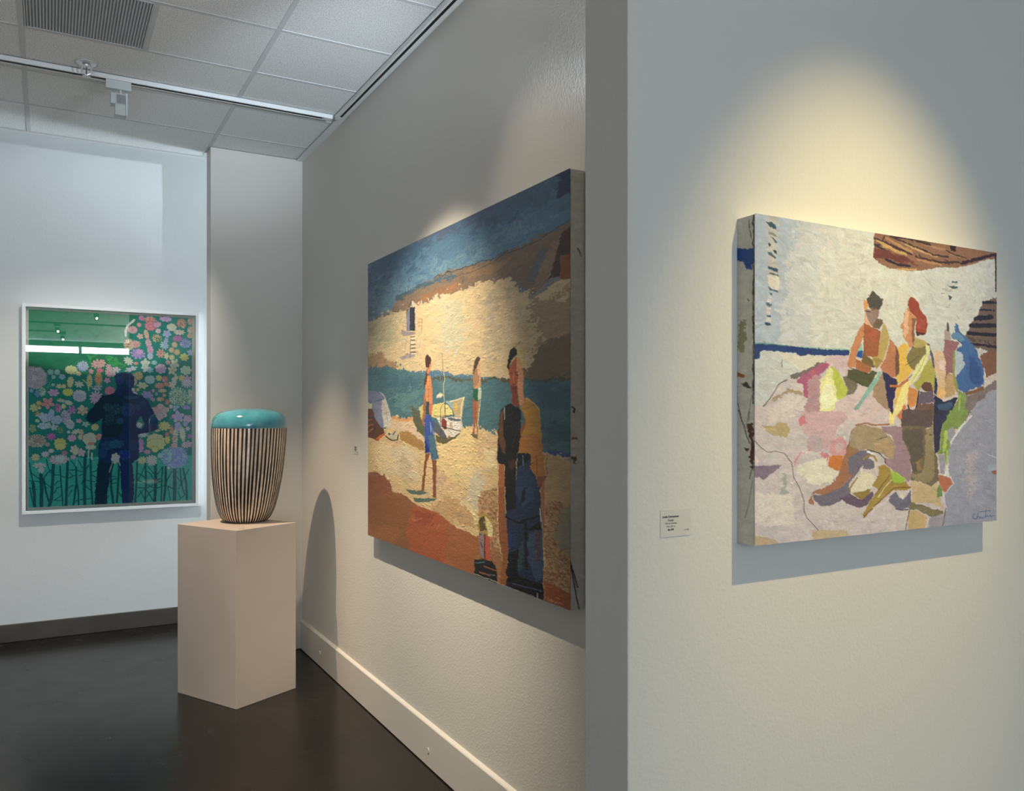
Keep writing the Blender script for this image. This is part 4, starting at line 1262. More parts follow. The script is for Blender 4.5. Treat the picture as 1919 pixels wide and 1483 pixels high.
FLORAL = """
S 26,108,100
P 32,98,74 1.2|-88,-109,935,-113,949,556,854,579,775,645,200,645,-82,618
P 52,128,74 5.0|529,434,774,448,924,556,579,585
P 28,96,80 0.8|915,-112,1032,-108,1022,101,948,362,903,364,901,150
P 32,100,66 1.0|578,533,588,469,651,430,714,444,749,502,745,635,570,648
P 38,108,78 1.0|411,537,491,472,549,518,550,638,435,640
P 56,146,134 1.0|-100,1495,1675,1515,1677,2160,-95,2109
L 14,74,78 7.2,0.4|41,1750,51,1851,57,1998
L 14,74,78 8.4,0.4|113,1672,119,1804,116,2001
L 20,76,80 7.3,0.4|227,1574,219,1758,207,1935,185,2000
L 14,74,78 4.8,0.4|136,1713,160,1857,194,1960
L 14,74,78 3.4,0.4|288,1591,298,1761,315,2008
L 14,74,78 6.4,0.4|358,1547,350,1763,343,2004
L 20,76,78 5.0,0.4|438,1602,440,1767,413,2003
L 14,74,78 3.7,0.4|439,1716,460,1872,461,2006
L 18,76,78 7.5,0.4|523,1485,516,1771,518,2004
L 18,76,78 5.0,0.4|576,1528,578,1773,594,1993
L 14,74,78 2.9,0.4|7,1546,26,1668,45,1760
L 14,74,78 2.6,0.4|14,1799,29,1901,48,1982
L 14,74,78 2.4,0.4|26,1648,72,1690,104,1717
L 14,74,78 2.7,0.4|136,1713,172,1654,209,1624
L 14,74,78 2.4,0.4|162,1516,181,1603,209,1665
L 14,74,78 2.1,0.4|4,1728,72,1736,127,1748
L 14,74,78 2.1,0.4|5,1799,73,1817
L 14,74,78 2.2,0.4|146,1754,211,1808
L 14,74,78 2.2,0.4|237,1677,284,1678,331,1706
L 14,74,78 2.2,0.4|238,1779,266,1744,303,1731
L 14,74,78 2.2,0.4|234,1860,257,1810,294,1797
L 14,74,78 2.2,0.4|230,1937,286,1899,304,1874
L 14,74,78 2.2,0.4|240,1937,305,1941
L 14,74,78 2.2,0.4|368,1713,401,1699,439,1685
L 14,74,78 2.2,0.4|365,1815,407,1787
L 14,74,78 2.2,0.4|365,1898,398,1838
L 14,74,78 2.2,0.4|372,1630,443,1633,505,1656
L 14,74,78 2.2,0.4|373,1656,411,1694
L 14,74,78 2.2,0.4|390,1533,434,1596
L 14,74,78 2.2,0.4|457,1530,500,1614
L 14,74,78 2.2,0.4|463,1696,506,1672
L 14,74,78 2.2,0.4|492,1780,511,1713
L 14,74,78 2.2,0.4|529,1631,558,1580
L 14,74,78 2.2,0.4|531,1803,574,1846
L 14,74,78 2.3,0.4|587,1659,645,1640
L 14,74,78 2.3,0.4|587,1690,626,1713
L 14,74,78 2.2,0.4|540,1746,617,1759
L 14,74,78 2.2,0.4|427,1953,503,1936,580,1935
L 14,74,78 5.9,0.4|788,1582,769,1677,775,1835,795,1994
L 14,74,78 5.1,0.4|852,1574,843,1785,830,1985
L 14,74,78 2.3,0.4|769,1708,818,1715
L 14,74,78 2.3,0.4|769,1750,828,1732
L 14,74,78 2.3,0.4|769,1792,828,1779
L 14,74,78 2.3,0.4|849,1881,879,1935
L 14,74,78 4.7,0.4|1032,1569,1024,1793,1010,2000
L 14,74,78 4.5,0.4|1114,1582,1120,1797,1111,2001
L 14,74,78 7.9,0.4|1217,1607,1218,1802,1209,2001
L 14,74,78 3.5,0.4|1290,1626,1280,1804,1276,1999
L 14,74,78 5.9,0.4|1321,1627,1322,1806,1302,2000
L 20,76,84 9.4,0.4|1415,1647,1416,1810,1412,2001
L 16,74,78 4.0,0.4|1474,1649,1485,1813,1517,1924
L 16,74,78 5.4,0.4|1506,1650,1538,1816,1545,2003
L 14,74,78 2.3,0.4|1039,1762,1114,1604
L 14,74,78 2.3,0.4|1038,1687,1089,1716,1115,1744
L 14,74,78 2.3,0.4|1039,1762,1110,1797
L 14,74,78 2.3,0.4|1039,1839,1110,1843
L 14,74,78 2.3,0.4|1030,1943,1090,1866,1192,1817
L 14,74,78 2.4,0.4|1125,1669,1166,1692,1207,1774
L 14,74,78 2.4,0.4|1135,1610,1207,1704
L 14,74,78 2.4,0.4|1131,1809,1208,1855
L 14,74,78 2.4,0.4|1121,1953,1157,1896,1203,1866
L 14,74,78 2.4,0.4|1131,1873,1193,1984
L 14,74,78 2.3,0.4|1060,1875,1111,1974
L 14,74,78 2.4,0.4|1233,1705,1284,1631
L 14,74,78 2.4,0.4|1233,1770,1285,1740
L 14,74,78 2.4,0.4|1233,1792,1285,1778
L 14,74,78 2.4,0.4|1234,1851,1322,1823,1395,1864
L 14,74,78 2.9,0.4|1332,1780,1384,1678
L 14,74,78 2.4,0.4|1343,1834,1370,1993
L 14,74,78 2.4,0.4|1442,1681,1410,1712
L 14,74,78 2.4,0.4|1437,1735,1496,1814
L 14,74,78 2.4,0.4|1453,1867,1485,1813,1564,1658
L 14,74,78 2.4,0.4|1448,1894,1480,1977
L 14,74,78 2.4,0.4|1465,1987,1528,1936
L 30,130,90 1.3,0.3|1242,1478,1253,1533,1237,1586
B 132,121,129;154,148,149 s|58,688,116,121,0,40,14
B 115,147,140;123,155,147 -|200,629,30,30,0,7,10
B 132,157,154;115,139,155 -|261,628,30,30,0,9,30
B 122,149,155;115,139,155 -|308,674,31,31,0,5,15
B 220,194,141;204,164,100 s|392,600,60,45,0,12,15
B 221,189,141;220,148,124 -|459,635,30,25,30,6,25
B 130,143,168;123,131,159 s|501,561,56,56,0,12,20
B 201,140,140;183,99,103 -|637,531,61,46,-25,9,45
B 209,148,140;178,90,98 -|681,525,36,46,20,7,30
B 209,124,140;209,124,140 -|579,611,25,30,0,5,30
B 198,107,123;186,91,107 -|666,599,36,23,0,6,12
B 214,141,157;195,99,123 -|755,581,31,51,-20,9,40
B 222,174,182;204,124,148 -|775,634,46,31,0,7,30
L 206,190,172 5.2,0.7|998,54,977,81,937,116,920,159,917,224
B 209,132,140;183,91,107 -|988,159,48,42,0,10,10
B 204,132,132;187,107,107 -|1051,102,24,24,0,7,35
B 147,115,155;195,99,107 -|1074,28,29,29,0,6,20
B 184,131,124;146,98,90 s|1161,45,69,37,0,9,25
B 193,99,112;209,124,132 -|1167,110,64,53,0,8,15
B 180,132,148;171,115,139 -|1234,91,48,32,-20,7,20
B 164,140,169;147,123,163 -|1323,26,64,30,0,8,20
B 194,173,173;171,115,139 -|1245,159,30,27,0,7,20
B 186,181,157;164,164,132 -|1387,111,51,43,0,7,10
B 168,126,110;129,98,90 s|1487,62,54,54,0,14,25
B 180,148,132;154,114,98 s|1579,36,33,38,0,9,40
B 180,156,140;146,114,98 s|1579,130,31,44,0,9,40
B 180,148,124;146,114,98 -|1574,197,33,27,0,9,40
B 194,173,157;171,139,123 -|1461,163,60,30,0,9,40
B 214,157,149;208,124,116 -|1060,224,34,32,0,5,30
B 180,156,140;163,123,115 s|1126,205,26,58,-15,12,20
B 193,140,148;179,115,131 s|1147,302,31,58,-12,12,25
B 188,140,156;171,115,147 s|1163,372,33,53,0,12,20
B 148,156,188;132,140,180 -|1164,431,32,42,0,9,20
B 163,152,124;72,88,72 s|1230,239,53,48,0,18,50
B 201,173,141;146,106,82 s|949,314,57,62,0,18,30
B 193,140,132;171,115,115 s|1009,312,58,42,0,14,30
B 140,148,191;123,131,179 -|1334,185,46,43,0,5,25
B 132,148,191;123,131,179 -|1329,257,27,32,0,5,30
B 140,156,196;115,131,179 s|1309,312,48,43,20,9,50
B 147,99,139;130,82,122 -|1446,233,51,34,0,8,10
B 123,131,168;98,106,146 s|1531,282,63,55,0,13,30
B 193,156,124;170,123,91 -|1414,300,32,32,0,12,70
B 188,156,132;170,123,91 -|1383,359,30,30,0,12,70
B 200,148,108;183,123,83 -|1441,379,34,34,0,12,70
B 209,140,132;145,73,73 -|1272,401,48,48,0,8,50
B 194,186,149;172,164,124 -|1330,427,30,38,10,5,30
B 193,172,132;171,139,99 -|1386,441,33,33,0,12,70
B 144,124,171;123,99,162 -|1040,413,79,58,0,9,40
B 172,140,180;139,107,171 -|1051,391,42,37,0,7,40
B 217,176,109;200,147,92 -|1516,432,52,44,10,7,35
B 148,148,172;131,131,163 -|1580,380,33,38,0,5,30
B 194,194,165;172,172,140 -|945,491,52,42,30,9,50
B 200,132,116;178,98,90 -|1021,514,26,18,0,7,30
B 181,186,162;164,172,148 -|1113,514,47,58,0,5,30
B 173,181,165;148,164,156 -|1123,568,53,42,0,5,40
B 116,164,188;99,147,179 -|1170,583,32,32,0,5,40
B 185,149,173;163,124,155 -|1273,565,59,53,0,7,15
B 163,139,131;146,114,114 -|1346,495,27,27,0,5,20
B 177,169,153;155,155,132 -|1415,512,49,59,0,5,35
B 185,169,153;163,148,132 -|1389,579,48,54,0,5,40
B 156,180,148;139,163,131 -|1533,576,63,52,0,7,25
B 132,164,164;115,147,147 -|1205,501,32,27,0,7,50
B 165,173,202;148,148,188 -|970,577,68,26,-20,6,40
B 197,165,181;180,132,156 -|825,585,41,31,10,5,30
B 217,149,157;200,107,123 -|756,618,41,51,0,9,30
B 123,155,139;123,155,139 -|228,678,21,21,0,5,5
B 115,155,147;115,155,147 -|224,758,18,18,0,5,5
L 90,140,100 1.2,0.2|219,694,178,766,165,792
L 90,140,100 1.2,0.2|211,766,164,787
B 104,136,155;104,136,155 -|27,819,19,21,0,5,10
B 99,126,154;90,114,146 -|82,849,29,39,0,5,15
B 140,172,148;98,130,106 s|128,828,34,48,0,12,50
B 172,140,169;147,115,147 -|230,838,54,37,0,6,15
B 185,180,132;163,155,107 -|281,770,29,25,0,6,30
B 172,180,132;163,155,107 -|323,770,25,25,0,6,30
B 218,186,133;195,148,100 s|384,727,31,59,10,10,20
B 220,189,101;212,172,84 s|361,831,52,42,0,12,25
B 219,216,207;189,181,173 s|465,747,45,35,0,7,60
L 236,180,120 1.8,0.4|503,700,541,736,561,809
L 236,180,120 1.5,0.4|570,657,561,735,556,809
B 209,181,133;121,105,73 -|565,709,30,70,0,16,60
B 208,140,100;178,98,74 -|652,687,41,71,0,16,55
B 209,149,165;187,116,140 -|736,701,32,31,0,5,25
B 211,111,127;203,99,115 -|761,810,51,46,0,16,20
B 157,173,181;90,114,122 s|639,782,56,30,0,12,50
B 181,149,181;147,115,155 -|625,882,61,71,20,11,55
B 163,163,176;139,139,159 s|470,867,65,65,0,16,12
B 209,132,129;195,99,107 -|175,946,63,61,10,5,40
B 209,156,100;186,114,75 -|95,946,27,27,0,7,30
B 160,168,124;139,147,99 -|47,992,38,43,0,6,25
B 172,168,116;147,147,99 -|97,992,22,19,0,6,30
B 193,180,124;88,88,64 s|84,1053,34,29,0,9,60
B 156,156,140;122,122,114 s|296,915,44,20,10,9,40
B 173,181,157;147,147,131 -|367,940,40,25,15,9,40
B 147,107,139;122,90,122 s|268,992,34,49,0,9,30
B 210,189,133;188,156,108 -|320,976,25,28,0,6,30
B 155,115,155;130,90,138 -|400,1013,45,45,0,6,35
B 217,157,137;208,124,108 -|500,1018,55,52,0,6,30
B 218,181,149;209,156,132 -|491,997,25,35,0,5,10
B 148,148,164;123,123,139 s|344,1090,44,79,-12,14,15
B 165,169,173;131,131,147 s|383,1163,40,54,-20,12,15
B 148,160,185;131,139,168 -|140,1089,44,58,-35,5,10
B 140,153,185;123,136,168 -|204,1064,30,63,10,5,5
B 145,156,185;127,139,168 -|260,1115,54,44,-25,5,5
B 153,164,185;131,139,168 -|140,1176,63,34,0,5,10
B 148,164,172;131,147,155 -|233,1192,39,34,0,5,30
B 140,163,140;131,155,131 -|80,1124,24,19,20,5,10
L 210,220,226 0.7,0.2|181,1089,200,1171,233,1202
L 210,220,226 0.6,0.2|121,1073,158,1109,191,1161
B 119,143,103;102,126,94 -|38,1200,34,43,0,5,10
B 98,130,98;73,105,81 s|289,1218,34,39,0,9,40
B 147,99,147;179,75,139 -|206,1284,41,41,0,9,45
B 201,149,157;184,115,131 -|465,1127,30,23,0,5,30
B 140,164,156;115,147,147 -|530,1159,40,30,0,5,40
B 221,181,133;212,156,108 -|617,1192,38,36,0,9,30
B 219,203,166;201,169,133 s|440,1236,50,25,-15,9,50
B 213,173,149;187,123,107 s|488,1247,25,40,0,9,50
B 210,181,141;187,139,107 -|479,1294,25,30,0,9,50
B 211,211,203;194,186,181 -|367,1240,17,18,0,5,30
B 189,149,173;171,115,147 -|398,1303,40,38,0,7,20
B 210,170,149;194,181,149 -|565,1311,70,65,0,6,8
L 236,220,180 1.0,0.3|569,1254,584,1311,575,1374
L 216,120,110 2.5,0.8|575,1358,614,1359
B 212,140,124;195,107,99 -|657,1292,30,35,0,7,30
B 147,144,134;122,106,103 s|69,1327,96,67,0,22,20
B 147,139,139;138,114,114 -|174,1365,24,24,0,7,30
B 185,172,108;160,160,91 s|290,1352,59,54,0,9,20
B 177,177,108;168,160,99 s|291,1386,54,37,0,9,20
B 202,165,173;210,186,141 -|423,1425,45,50,0,6,25
B 180,156,164;164,140,148 -|485,1453,40,45,-20,5,25
B 221,197,150;213,181,133 -|432,1436,28,43,0,6,15
B 194,157,173;180,140,156 -|409,1497,30,25,30,5,30
B 186,186,157;169,164,132 -|575,1398,55,30,0,9,35
B 203,124,116;191,107,99 -|585,1362,35,15,0,5,20
L 236,220,170 2.5,0.4|556,1434,557,1512
L 236,220,170 2.8,0.4|588,1461,588,1529
B 185,164,132;147,155,115 -|66,1492,41,38,0,9,25
B 181,165,178;156,140,164 -|152,1464,39,34,0,9,50
B 189,173,186;164,148,164 -|207,1430,27,24,0,9,50
B 147,115,123;130,90,106 -|329,1454,29,25,0,9,40
B 172,156,164;146,98,114 s|278,1519,93,51,0,15,20
B 182,194,194;148,164,169 s|287,1514,44,44,0,12,30
B 186,170,173;163,132,148 -|98,1575,63,29,0,7,40
B 181,173,173;164,148,156 -|117,1621,34,34,30,7,50
L 170,206,190 0.6,0.2|449,1499,438,1597
B 213,173,165;179,115,107 s|1002,687,29,68,0,12,40
B 193,156,116;162,122,91 s|1047,648,42,47,0,10,25
B 140,161,196;157,181,210 -|1160,684,53,50,0,10,10
B 194,189,149;221,189,125 -|1083,750,58,39,0,6,35
B 209,181,125;187,163,92 -|1253,666,37,33,0,7,30
B 184,123,123;162,98,106 s|1316,676,35,37,0,8,35
B 192,140,129;171,115,107 s|1259,748,53,33,0,9,35
B 192,123,115;162,98,98 -|1327,733,30,27,0,8,35
B 182,198,202;211,211,174 -|982,794,36,24,10,6,40
B 201,201,101;179,184,76 -|1038,794,21,21,0,6,40
B 211,214,190;186,189,157 -|1008,832,29,19,30,6,40
B 140,140,172;123,115,160 -|1135,847,63,40,20,6,20
B 148,140,172;139,123,163 -|1187,895,32,21,30,6,30
B 188,132,156;171,107,139 -|1194,803,19,21,0,5,30
B 132,148,180;123,131,171 -|1228,838,19,21,0,5,40
B 201,165,141;179,131,115 -|1290,802,48,23,0,8,40
B 204,148,132;187,115,107 -|1306,851,25,21,0,6,40
B 204,140,116;186,107,91 s|1270,895,43,24,0,9,40
B 187,123,107;162,98,90 -|1338,922,24,32,0,8,40
B 177,169,153;156,156,140 -|1416,680,32,70,20,5,30
B 185,173,157;163,148,132 -|1390,741,38,48,-20,6,35
B 209,164,116;192,139,91 -|1490,662,38,38,0,8,40
B 193,149,173;171,115,147 -|1549,673,44,49,-30,6,40
B 194,165,181;172,132,156 -|1544,717,60,49,0,12,75
B 148,169,148;73,113,97 s|1454,867,100,103,0,22,20
B 161,180,156;98,130,114 s|1572,888,33,65,10,16,50
B 181,181,157;114,122,106 -|1582,822,25,44,-20,14,60
B 219,219,182;145,98,74 -|1378,974,25,25,0,7,50
B 140,156,180;132,148,172 -|1423,987,41,32,-40,3,40
B 206,149,149;192,132,135 -|1265,1020,101,80,0,5,28
B 206,149,149;192,132,135 -|1261,1080,43,43,0,5,20
B 139,123,163;123,107,155 s|1540,982,49,27,0,7,40
B 156,148,172;139,131,163 -|1450,1086,65,65,0,5,30
L 216,110,120 2.1,0.5|1376,1102,1413,1075
L 216,110,120 2.2,0.5|1445,1114,1476,1130
B 148,148,180;140,132,171 -|1450,1185,35,49,10,5,10
B 164,148,177;156,132,164 -|1551,1109,49,49,0,5,20
L 226,110,116 2.4,0.5|1535,1065,1583,1093
B 140,140,163;131,131,155 -|1530,1164,27,30,0,5,10
B 217,181,125;200,156,100 -|1308,1183,61,51,0,9,30
B 192,131,107;145,89,73 s|1382,1223,24,48,0,12,50
B 185,169,149;155,123,115 s|1419,1316,33,91,5,18,30
B 194,194,157;160,164,124 s|1498,1274,34,87,-5,18,40
B 193,148,140;179,123,123 -|1414,1403,32,38,0,9,30
B 194,173,173;180,132,148 -|1552,1214,27,27,0,6,40
B 155,115,155;139,99,147 -|1573,1297,30,24,0,6,20
B 172,140,156;147,123,147 -|1552,1385,49,43,0,6,30
B 193,172,124;164,164,140 s|1220,1340,95,79,0,9,10
B 185,172,108;163,155,91 -|1340,1331,30,48,0,8,30
B 179,123,131;162,99,114 -|1335,1271,21,24,0,7,30
B 218,194,149;209,181,133 -|1235,1231,32,16,0,8,40
B 177,132,169;155,107,155 -|1067,1369,31,57,0,7,30
B 187,195,211;165,173,197 -|1092,1278,58,26,-10,11,60
B 193,172,116;164,169,132 s|1226,1381,101,64,0,9,12
B 201,180,117;184,164,108 -|1211,1434,40,37,0,8,30
B 177,132,172;155,115,163 -|1067,1409,31,63,0,7,30
B 185,140,164;163,115,147 -|1134,1459,40,26,0,7,40
B 218,173,141;208,140,100 -|1083,1549,47,42,0,10,45
B 194,186,173;172,148,156 s|1180,1552,58,58,0,12,30
B 127,140,179;103,114,159 s|1415,1521,145,123,0,34,12
B 132,156,180;104,131,159 s|1331,1513,64,80,0,20,20
B 149,173,189;115,139,163 s|1268,1501,33,32,0,9,40
B 182,194,202;165,181,189 -|1352,1639,18,16,0,6,40
B 185,148,148;163,123,131 s|1414,1396,38,32,0,9,30
B 172,148,156;155,131,147 s|1536,1393,54,33,0,9,30
P 22,46,84 0.8|805,668,821,633,887,614,970,621,1004,665,998,754,975,793,992,828,1073,860,1141,913,1196,1020,1244,1128,1238,1217,1160,1252,1041,1268,1045,1374,1053,1516,980,1585,997,1709,998,1850,989,2129,888,2123,871,1826,864,1598,847,1514,819,1478,782,1543,767,1700,736,1907,721,2127,602,2120,627,1780,649,1556,651,1401,683,1262,681,1092,598,1161,537,1126,528,1074,629,953,709,865,806,830,829,777
P 14,42,58 1.3|680,862,823,844,886,878,888,1248,826,1300,696,1297,691,1088,598,1157,537,1126,528,1074
P 14,44,62 2.1|649,1556,763,1577,748,1820,717,2113,608,2107,632,1781
P 16,46,70 2.1|889,808,972,842,973,949,907,1055,886,949
B 36,58,104;30,50,90 s|940,1011,65,65,0,14,10
B 34,62,110;30,50,90 -|855,702,41,41,0,9,20
B 32,58,100;30,50,90 -|954,728,34,38,0,9,20
B 36,70,104;30,50,90 -|947,878,45,21,0,9,30
B 30,66,84;24,54,70 s|824,1002,51,51,0,9,40
B 34,66,80;22,54,66 s|742,984,44,44,0,11,40
B 30,62,76;22,54,66 s|759,1106,44,67,20,11,40
B 44,74,110;30,60,90 -|858,1125,37,34,0,7,40
B 34,64,110;30,50,100 -|1040,984,24,31,0,7,20
B 40,74,110;30,50,100 -|1014,878,34,14,0,7,20
B 30,56,96;30,50,100 -|1090,949,28,28,0,7,20
B 36,70,100;30,60,96 -|745,1385,67,44,0,7,20
B 44,80,110;30,70,100 -|827,1370,75,44,0,7,20
B 36,62,110;30,60,96 -|697,1454,40,57,0,7,20
B 34,54,120;26,40,110 s|910,1486,61,51,0,9,20
B 28,56,96;26,50,90 -|992,1391,41,52,0,9,20
P 34,120,104 0.9|1024,1135,1074,1077,1112,1166,1078,1215,1024,1193
B 206,216,226;120,180,190 -|1054,1171,31,31,0,9,60
B 236,226,190;210,190,150 -|816,1518,44,58,0,6,20
L 170,210,180 1.3,0.4|787,1561,755,1664
L 206,216,190 1.3,0.4|847,1545,864,1598
"""
ESIDE = """
S 196,194,184
L 46,48,46 2.0,0.8|92,1,90,191,88,337,90,513,90,813,88,959
P 18,66,138 0.6|-10,146,60,168,91,169,89,227,81,277,51,274,32,235,-10,210
L 90,92,86 1.4,0.8|69,20,74,120
L 90,92,86 1.2,1.0|56,422,60,437
P 140,146,112 2.1|4,526,46,537,37,702,13,692,4,609
P 160,90,60 1.1|-6,792,32,806,46,815,4,822
P 60,64,56 1.5|23,850,51,845,88,862,88,881,37,873
L 92,88,92 1.1,0.4|-1,870,4,946,28,1050
L 120,110,116 1.0,0.4|88,899,74,950,65,1051
L 92,88,96 1.7,0.4|9,994,32,1054,69,1162
L 110,104,108 1.0,0.4|67,997,51,1085
P 72,38,28 1.2|60,1066,95,1065,95,1305,81,1283,67,1225,76,1159,69,1107
P 60,36,30 0.8|42,1188,65,1188,60,1203,46,1197
L 70,66,60 1.2,0.3|84,1276,69,1343
L 150,140,146 1.4,0.3|85,1349,65,1475,46,1544
"""
BSIDE = """
S 176,174,166
L 50,24,22 1.5,0.4|-15,1540,-14,1765,-4,1833,34,1974
L 40,40,36 1.1,0.6|-4,1478,-9,1513
L 50,24,22 1.5,0.3|-17,1758,-4,1836,39,2078
P 40,52,54 0.7|3,1119,24,1123,20,1155
P 112,88,60 1.2|7,1266,32,1265,32,1278,11,1279
P 100,76,52 1.2|11,1355,28,1351,24,1391,15,1391
L 60,50,50 0.7,0.5|-18,1146,-14,1251
L 80,74,66 1.3,0.8|34,373,49,405
"""

# --- near painting on the partition
ex0, ex1, ez0, ez1, ey = 1.137, 1.898, 1.260, 1.875, 1.115
t = thing('painting', 'oil painting of seated beach figures in yellow, hanging on the near partition at right', 'painting', (ex0, YP0, ez0))
img, hg, bd = rasterise(ENGAGE, 480, 580, 3)
rel = hg * .00035 + bd * .00012
front = canvas_mesh('painted_canvas', img, rel, (0, ey - YP0, ez1 - ez0), (ex1 - ex0, 0, 0), (0, 0, ez0 - ez1), (0, -1, 0), M['oil'], t, 1.04, (.86, .95, 1.15), .12)
img, hg, bd = rasterise(ESIDE, 24, 420, 5)
canvas_mesh('canvas_edge', img, bd * .0002, (0, 0, ez1 - ez0 - .002), (0, ey - YP0 + .001, 0), (0, 0, ez0 - ez1 + .002), (-1, 0, 0), M['oil'], t)
MB().box(.002, ex1 - ex0 - .001, ey - YP0 + .002, 0, .0012, ez1 - ez0 - .0012).build('stretcher', M['paper'], t)

# --- long wall painting
bx, by0, by1, bz0, bz1 = 1.374, 2.095, 3.915, .912, 2.2495
t = thing('painting', 'large oil painting of standing figures on a beach below cliffs, on the long grey wall', 'painting', (XM - .0012, by0, bz0))
img, hg, bd = rasterise(BEACH, 420, 740, 11)
rng_ = np.random.default_rng(4)
# heavier impasto where the cliff and sand are worked with a knife
H_b, W_b = hg.shape
lum = img.mean(axis=2)
rough = np.clip((lum - .22) * 3, 0, 1) * np.where(img[..., 0] > img[..., 2] * 1.25, 1, 0)
kn = smooth_noise(H_b, W_b, 2.2, rng_) * smooth_noise(H_b, W_b, 9, rng_)
rel = hg * .0005 + bd * .0002 + rough * np.clip(kn, -.2, 2) * .0008
canvas_mesh('painted_canvas', img, rel, (bx - XM, by1 - by0, bz1 - bz0), (0, by0 - by1, 0), (0, 0, bz0 - bz1), (-1, 0, 0), M['oil'], t, .74, (.92, .97, 1.12), .10)
img, hg, bd = rasterise(BSIDE, 16, 520, 6)
canvas_mesh('canvas_edge', img, bd * .0002, (bx - XM + .001, 0, bz1 - bz0 - .002), (XM - bx - .001, 0, 0), (0, 0, bz0 - bz1 + .002), (0, -1, 0), M['oil'], t, 1.5)
MB().box(bx - XM + .003, 0, .002, by1 - by0 - .001, .0015, bz1 - bz0 - .0015).build('stretcher', M['paper'], t)

# --- framed floral silhouette on the far wall
DF = .08
fx0, fx1, fz0, fz1 = -.160, .944, .849, 2.247
yf = YFAR - DF
t = thing('framed_print', 'white framed picture of a dark figure among pastel flowers, on the far wall', 'picture', (fx0, YFAR, fz0))
W_, H_ = fx1 - fx0, fz1 - fz0
fw = .021
def rail(name, pts_, ax, a, b):
    MB().prism(pts_, ax, a, b).build(name, M['frame'], t, bevel=.0012)
rail('frame_rail', [(0, 0), (W_, 0), (W_ - fw, fw), (fw, fw)], 'y', -DF, 0)
rail('frame_rail', [(0, H_), (fw, H_ - fw), (W_ - fw, H_ - fw), (W_, H_)], 'y', -DF, 0)
rail('frame_rail', [(0, 0), (fw, fw), (fw, H_ - fw), (0, H_)], 'y', -DF, 0)
rail('frame_rail', [(W_, 0), (W_, H_), (W_ - fw, H_ - fw), (W_ - fw, fw)], 'y', -DF, 0)
MB().box(fw - .004, W_ - fw + .004, -.030, -.026, fw - .004, H_ - fw + .004).build('backing_mat', M['paper'], t)
ax0, ax1, az0, az1 = -.122, .903, .889, 2.211
img, hg, bd = rasterise(FLORAL, 400, 500, 21, var=.05)
canvas_mesh('floral_sheet', img, bd * 0.00005, (ax0 - fx0, -.036, az1 - fz0), (ax1 - ax0, 0, 0), (0, 0, az0 - az1), (0, -1, 0), M['print'], t, 2.5)
MB().box(ax0 - fx0 - .004, ax1 - fx0 + .004, -.0345, -.0305, az0 - fz0 - .004, az1 - fz0 + .004).build('sheet_edge', M['paper'], t)
gm = bpy.data.meshes.new('glass_pane')
gm.from_pydata([(fw - .003, -.066, fw - .003), (W_ - fw + .003, -.066, fw - .003), (W_ - fw + .003, -.066, H_ - fw + .003), (fw - .003, -.066, H_ - fw + .003)], [], [(0, 1, 2, 3)])
gm.materials.append(M['glass'])
go = bpy.data.objects.new('glass_pane', gm)
COL.objects.link(go)
go.parent = t

# ------------------------------------------------------------------ pedestal and vase
PH = .915
A_ = Vector((.831, 4.372, 0))
u_ = Vector((-.225, .425, 0))
u_.normalize()
v_ = Vector((u_.y, -u_.x, 0))
LA, LB = .483, .400
quad = [A_, A_ + v_ * LB, A_ + v_ * LB + u_ * LA, A_ + u_ * LA]
cen = (quad[0] + quad[2]) / 2
ped = MB().prism([(p.x - cen.x, p.y - cen.y) for p in quad], 'z', 0, PH).build('pedestal', M['pedestal'], bevel=.0025)
ped.location = (cen.x, cen.y, 0)
tag(ped, 'tall square pedestal painted warm off-white, standing on the dark floor under the striped vase', 'pedestal')

VC = (.953, 4.745)
right = Vector((math.cos(YAW), -math.sin(YAW), 0))


def lean(z):
    k = (z - PH) / .52
    return (right.x * .021 * k, right.y * .021 * k)


prof = [(.0, .915), (.088, .915), (.104, .917), (.116, .922), (.127, .932), (.138, .950), (.149, .975), (.159, 1.008), (.168, 1.05),
        (.177, 1.10), (.185, 1.155), (.191, 1.215), (.1955, 1.28), (.199, 1.35), (.2005, 1.40), (.201, 1.434)]
cap = [(.201, 1.434), (.2025, 1.437), (.2025, 1.455), (.199, 1.475), (.190, 1.495), (.174, 1.512), (.150, 1.525), (.115, 1.535), (.07, 1.541), (.03, 1.543), (.0, 1.5435)]
vase = thing('striped_vase', 'tall tapered ceramic vase with black and cream stripes and teal domed top, on the pedestal', 'vase', (VC[0], VC[1], PH))


def rel_prof(p):
    return [(r, z - PH) for r, z in p]


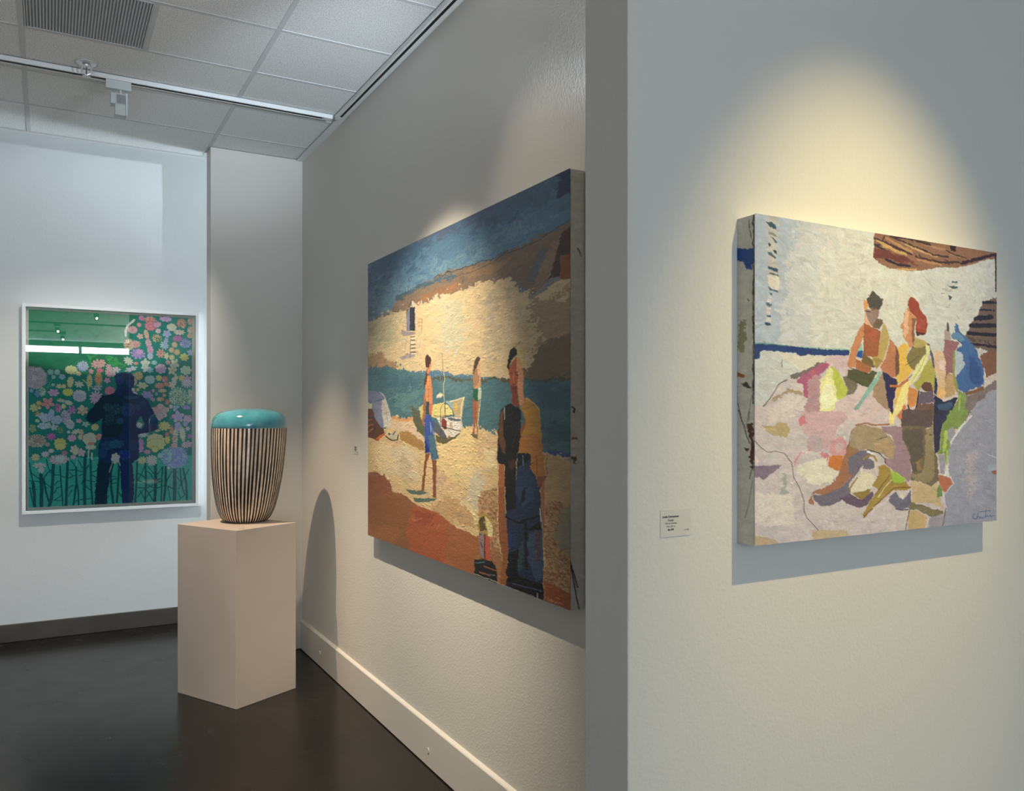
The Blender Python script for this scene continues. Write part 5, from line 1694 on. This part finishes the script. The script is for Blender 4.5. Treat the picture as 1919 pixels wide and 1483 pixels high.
ln0 = lambda z: lean(z + PH)
MB().lathe(rel_prof(prof), 96, lean=ln0).build('body', M['cream'], vase, smooth=True)
MB().lathe(rel_prof(cap), 96, lean=ln0).build('domed_top', M['teal'], vase, smooth=True)
NST = 58
fine = []
for (r0, z0), (r1, z1) in zip(prof[2:], prof[3:]):
    fine += [(r0, z0), ((r0 + r1) / 2 + .0001, (z0 + z1) / 2)]
fine.append((.2011, 1.4335))
for k in range(NST):
    th0 = 2 * math.pi * k / NST + random.uniform(-.006, .006)
    ph = random.uniform(0, 6)
    amp = random.uniform(.002, .006)
    mb = MB()
    for i, (r, z) in enumerate(fine):
        hw = math.pi / NST * .50 * (1 + .18 * math.sin(z * 17 + ph))
        # stripes keep their width lower down, so the cream narrows
        hw = hw * (.201 / r) ** .55
        c_ = th0 + amp * math.sin(z * 9 + ph)
        lx, ly = lean(z)
        for tt, rr in ((c_ - hw, r - .0006), (c_ - hw * .8, r + .0009), (c_ + hw * .8, r + .0009), (c_ + hw, r - .0006)):
            mb.v.append((lx + rr * math.cos(tt), ly + rr * math.sin(tt), z - PH))
        if i:
            n = (i - 1) * 4
            for q in range(3):
                mb.f.append((n + q, n + q + 1, n + 5 + q, n + 4 + q))
    mb.build('stripe', M['stripe'], vase, smooth=True)


# ------------------------------------------------------------------ labels
def text_mesh(name, body, size, m, parent, loc, rot, align='CENTER', bold=0.0):
    cu = bpy.data.curves.new(name, 'FONT')
    cu.body = body
    cu.size = size
    cu.align_x = align
    cu.offset = bold
    cu.resolution_u = 3
    tmp = bpy.data.objects.new(name + '_tmp', cu)
    COL.objects.link(tmp)
    dg = bpy.context.evaluated_depsgraph_get()
    dg.update()
    me = bpy.data.meshes.new_from_object(tmp.evaluated_get(dg))
    bpy.data.objects.remove(tmp)
    me.materials.clear()
    me.materials.append(m)
    o = bpy.data.objects.new(name, me)
    COL.objects.link(o)
    o.parent = parent
    o.location = loc
    o.rotation_euler = rot
    return o


lab = thing('wall_label', 'small pale caption card left of the near painting, on the partition', 'label', (.951, YP0, 1.283))
MB().box(0, .0715, -.0012, 0, 0, .0485).build('card', M['card'], lab)
R90 = (math.pi / 2, 0, 0)
for (s_, z, sz, b_) in (('Linda Christensen', .0345, .0052, .00012), ('Engage', .0285, .0050, 0), ('Oil on canvas', .0228, .0050, 0), ('24 x 30 in', .0170, .0050, 0), ('$6,500', .0112, .0050, .0001)):
    text_mesh('lettering', s_, sz, M['ink'], lab, (.0235, -.0016, z), R90, bold=b_)
text_mesh('lettering', 'LiC 350', .0036, M['ink'], lab, (.0600, -.0016, .0095), R90)

lab = thing('wall_label', 'tiny pale caption card beside the large beach painting, on the long grey wall', 'label', (XM, 4.3, 1.296))
MB().box(-.0015, 0, -.095, 0, 0, .049).build('card', M['card'], lab)
mk = MB()
for (ya, yb, z) in ((-.060, -.030, .037), (-.054, -.036, .030), (-.062, -.028, .0235), (-.052, -.038, .017), (-.086, -.074, .010)):
    mk.box(-.0022, -.0014, ya, yb, z, z + .0032)
mk.build('print_marks', M['ink'], lab)

lab = thing('pedestal_label', 'tiny clear caption strip lying on the pedestal top before the vase', 'label', (.868, 4.432, PH + .0003))
a_ = math.atan2(v_.y, v_.x)
o = MB().box(-.022, .022, -.009, .009, 0, .0008).build('card', M['card'], lab)
mk = MB()
for xx in (-.016, -.009, -.001, .006, .012):
    mk.box(xx, xx + .005, -.002, .002, .0007, .0011)
mk.build('print_marks', M['ink'], lab)
lab.rotation_euler = (0, 0, -YAW)
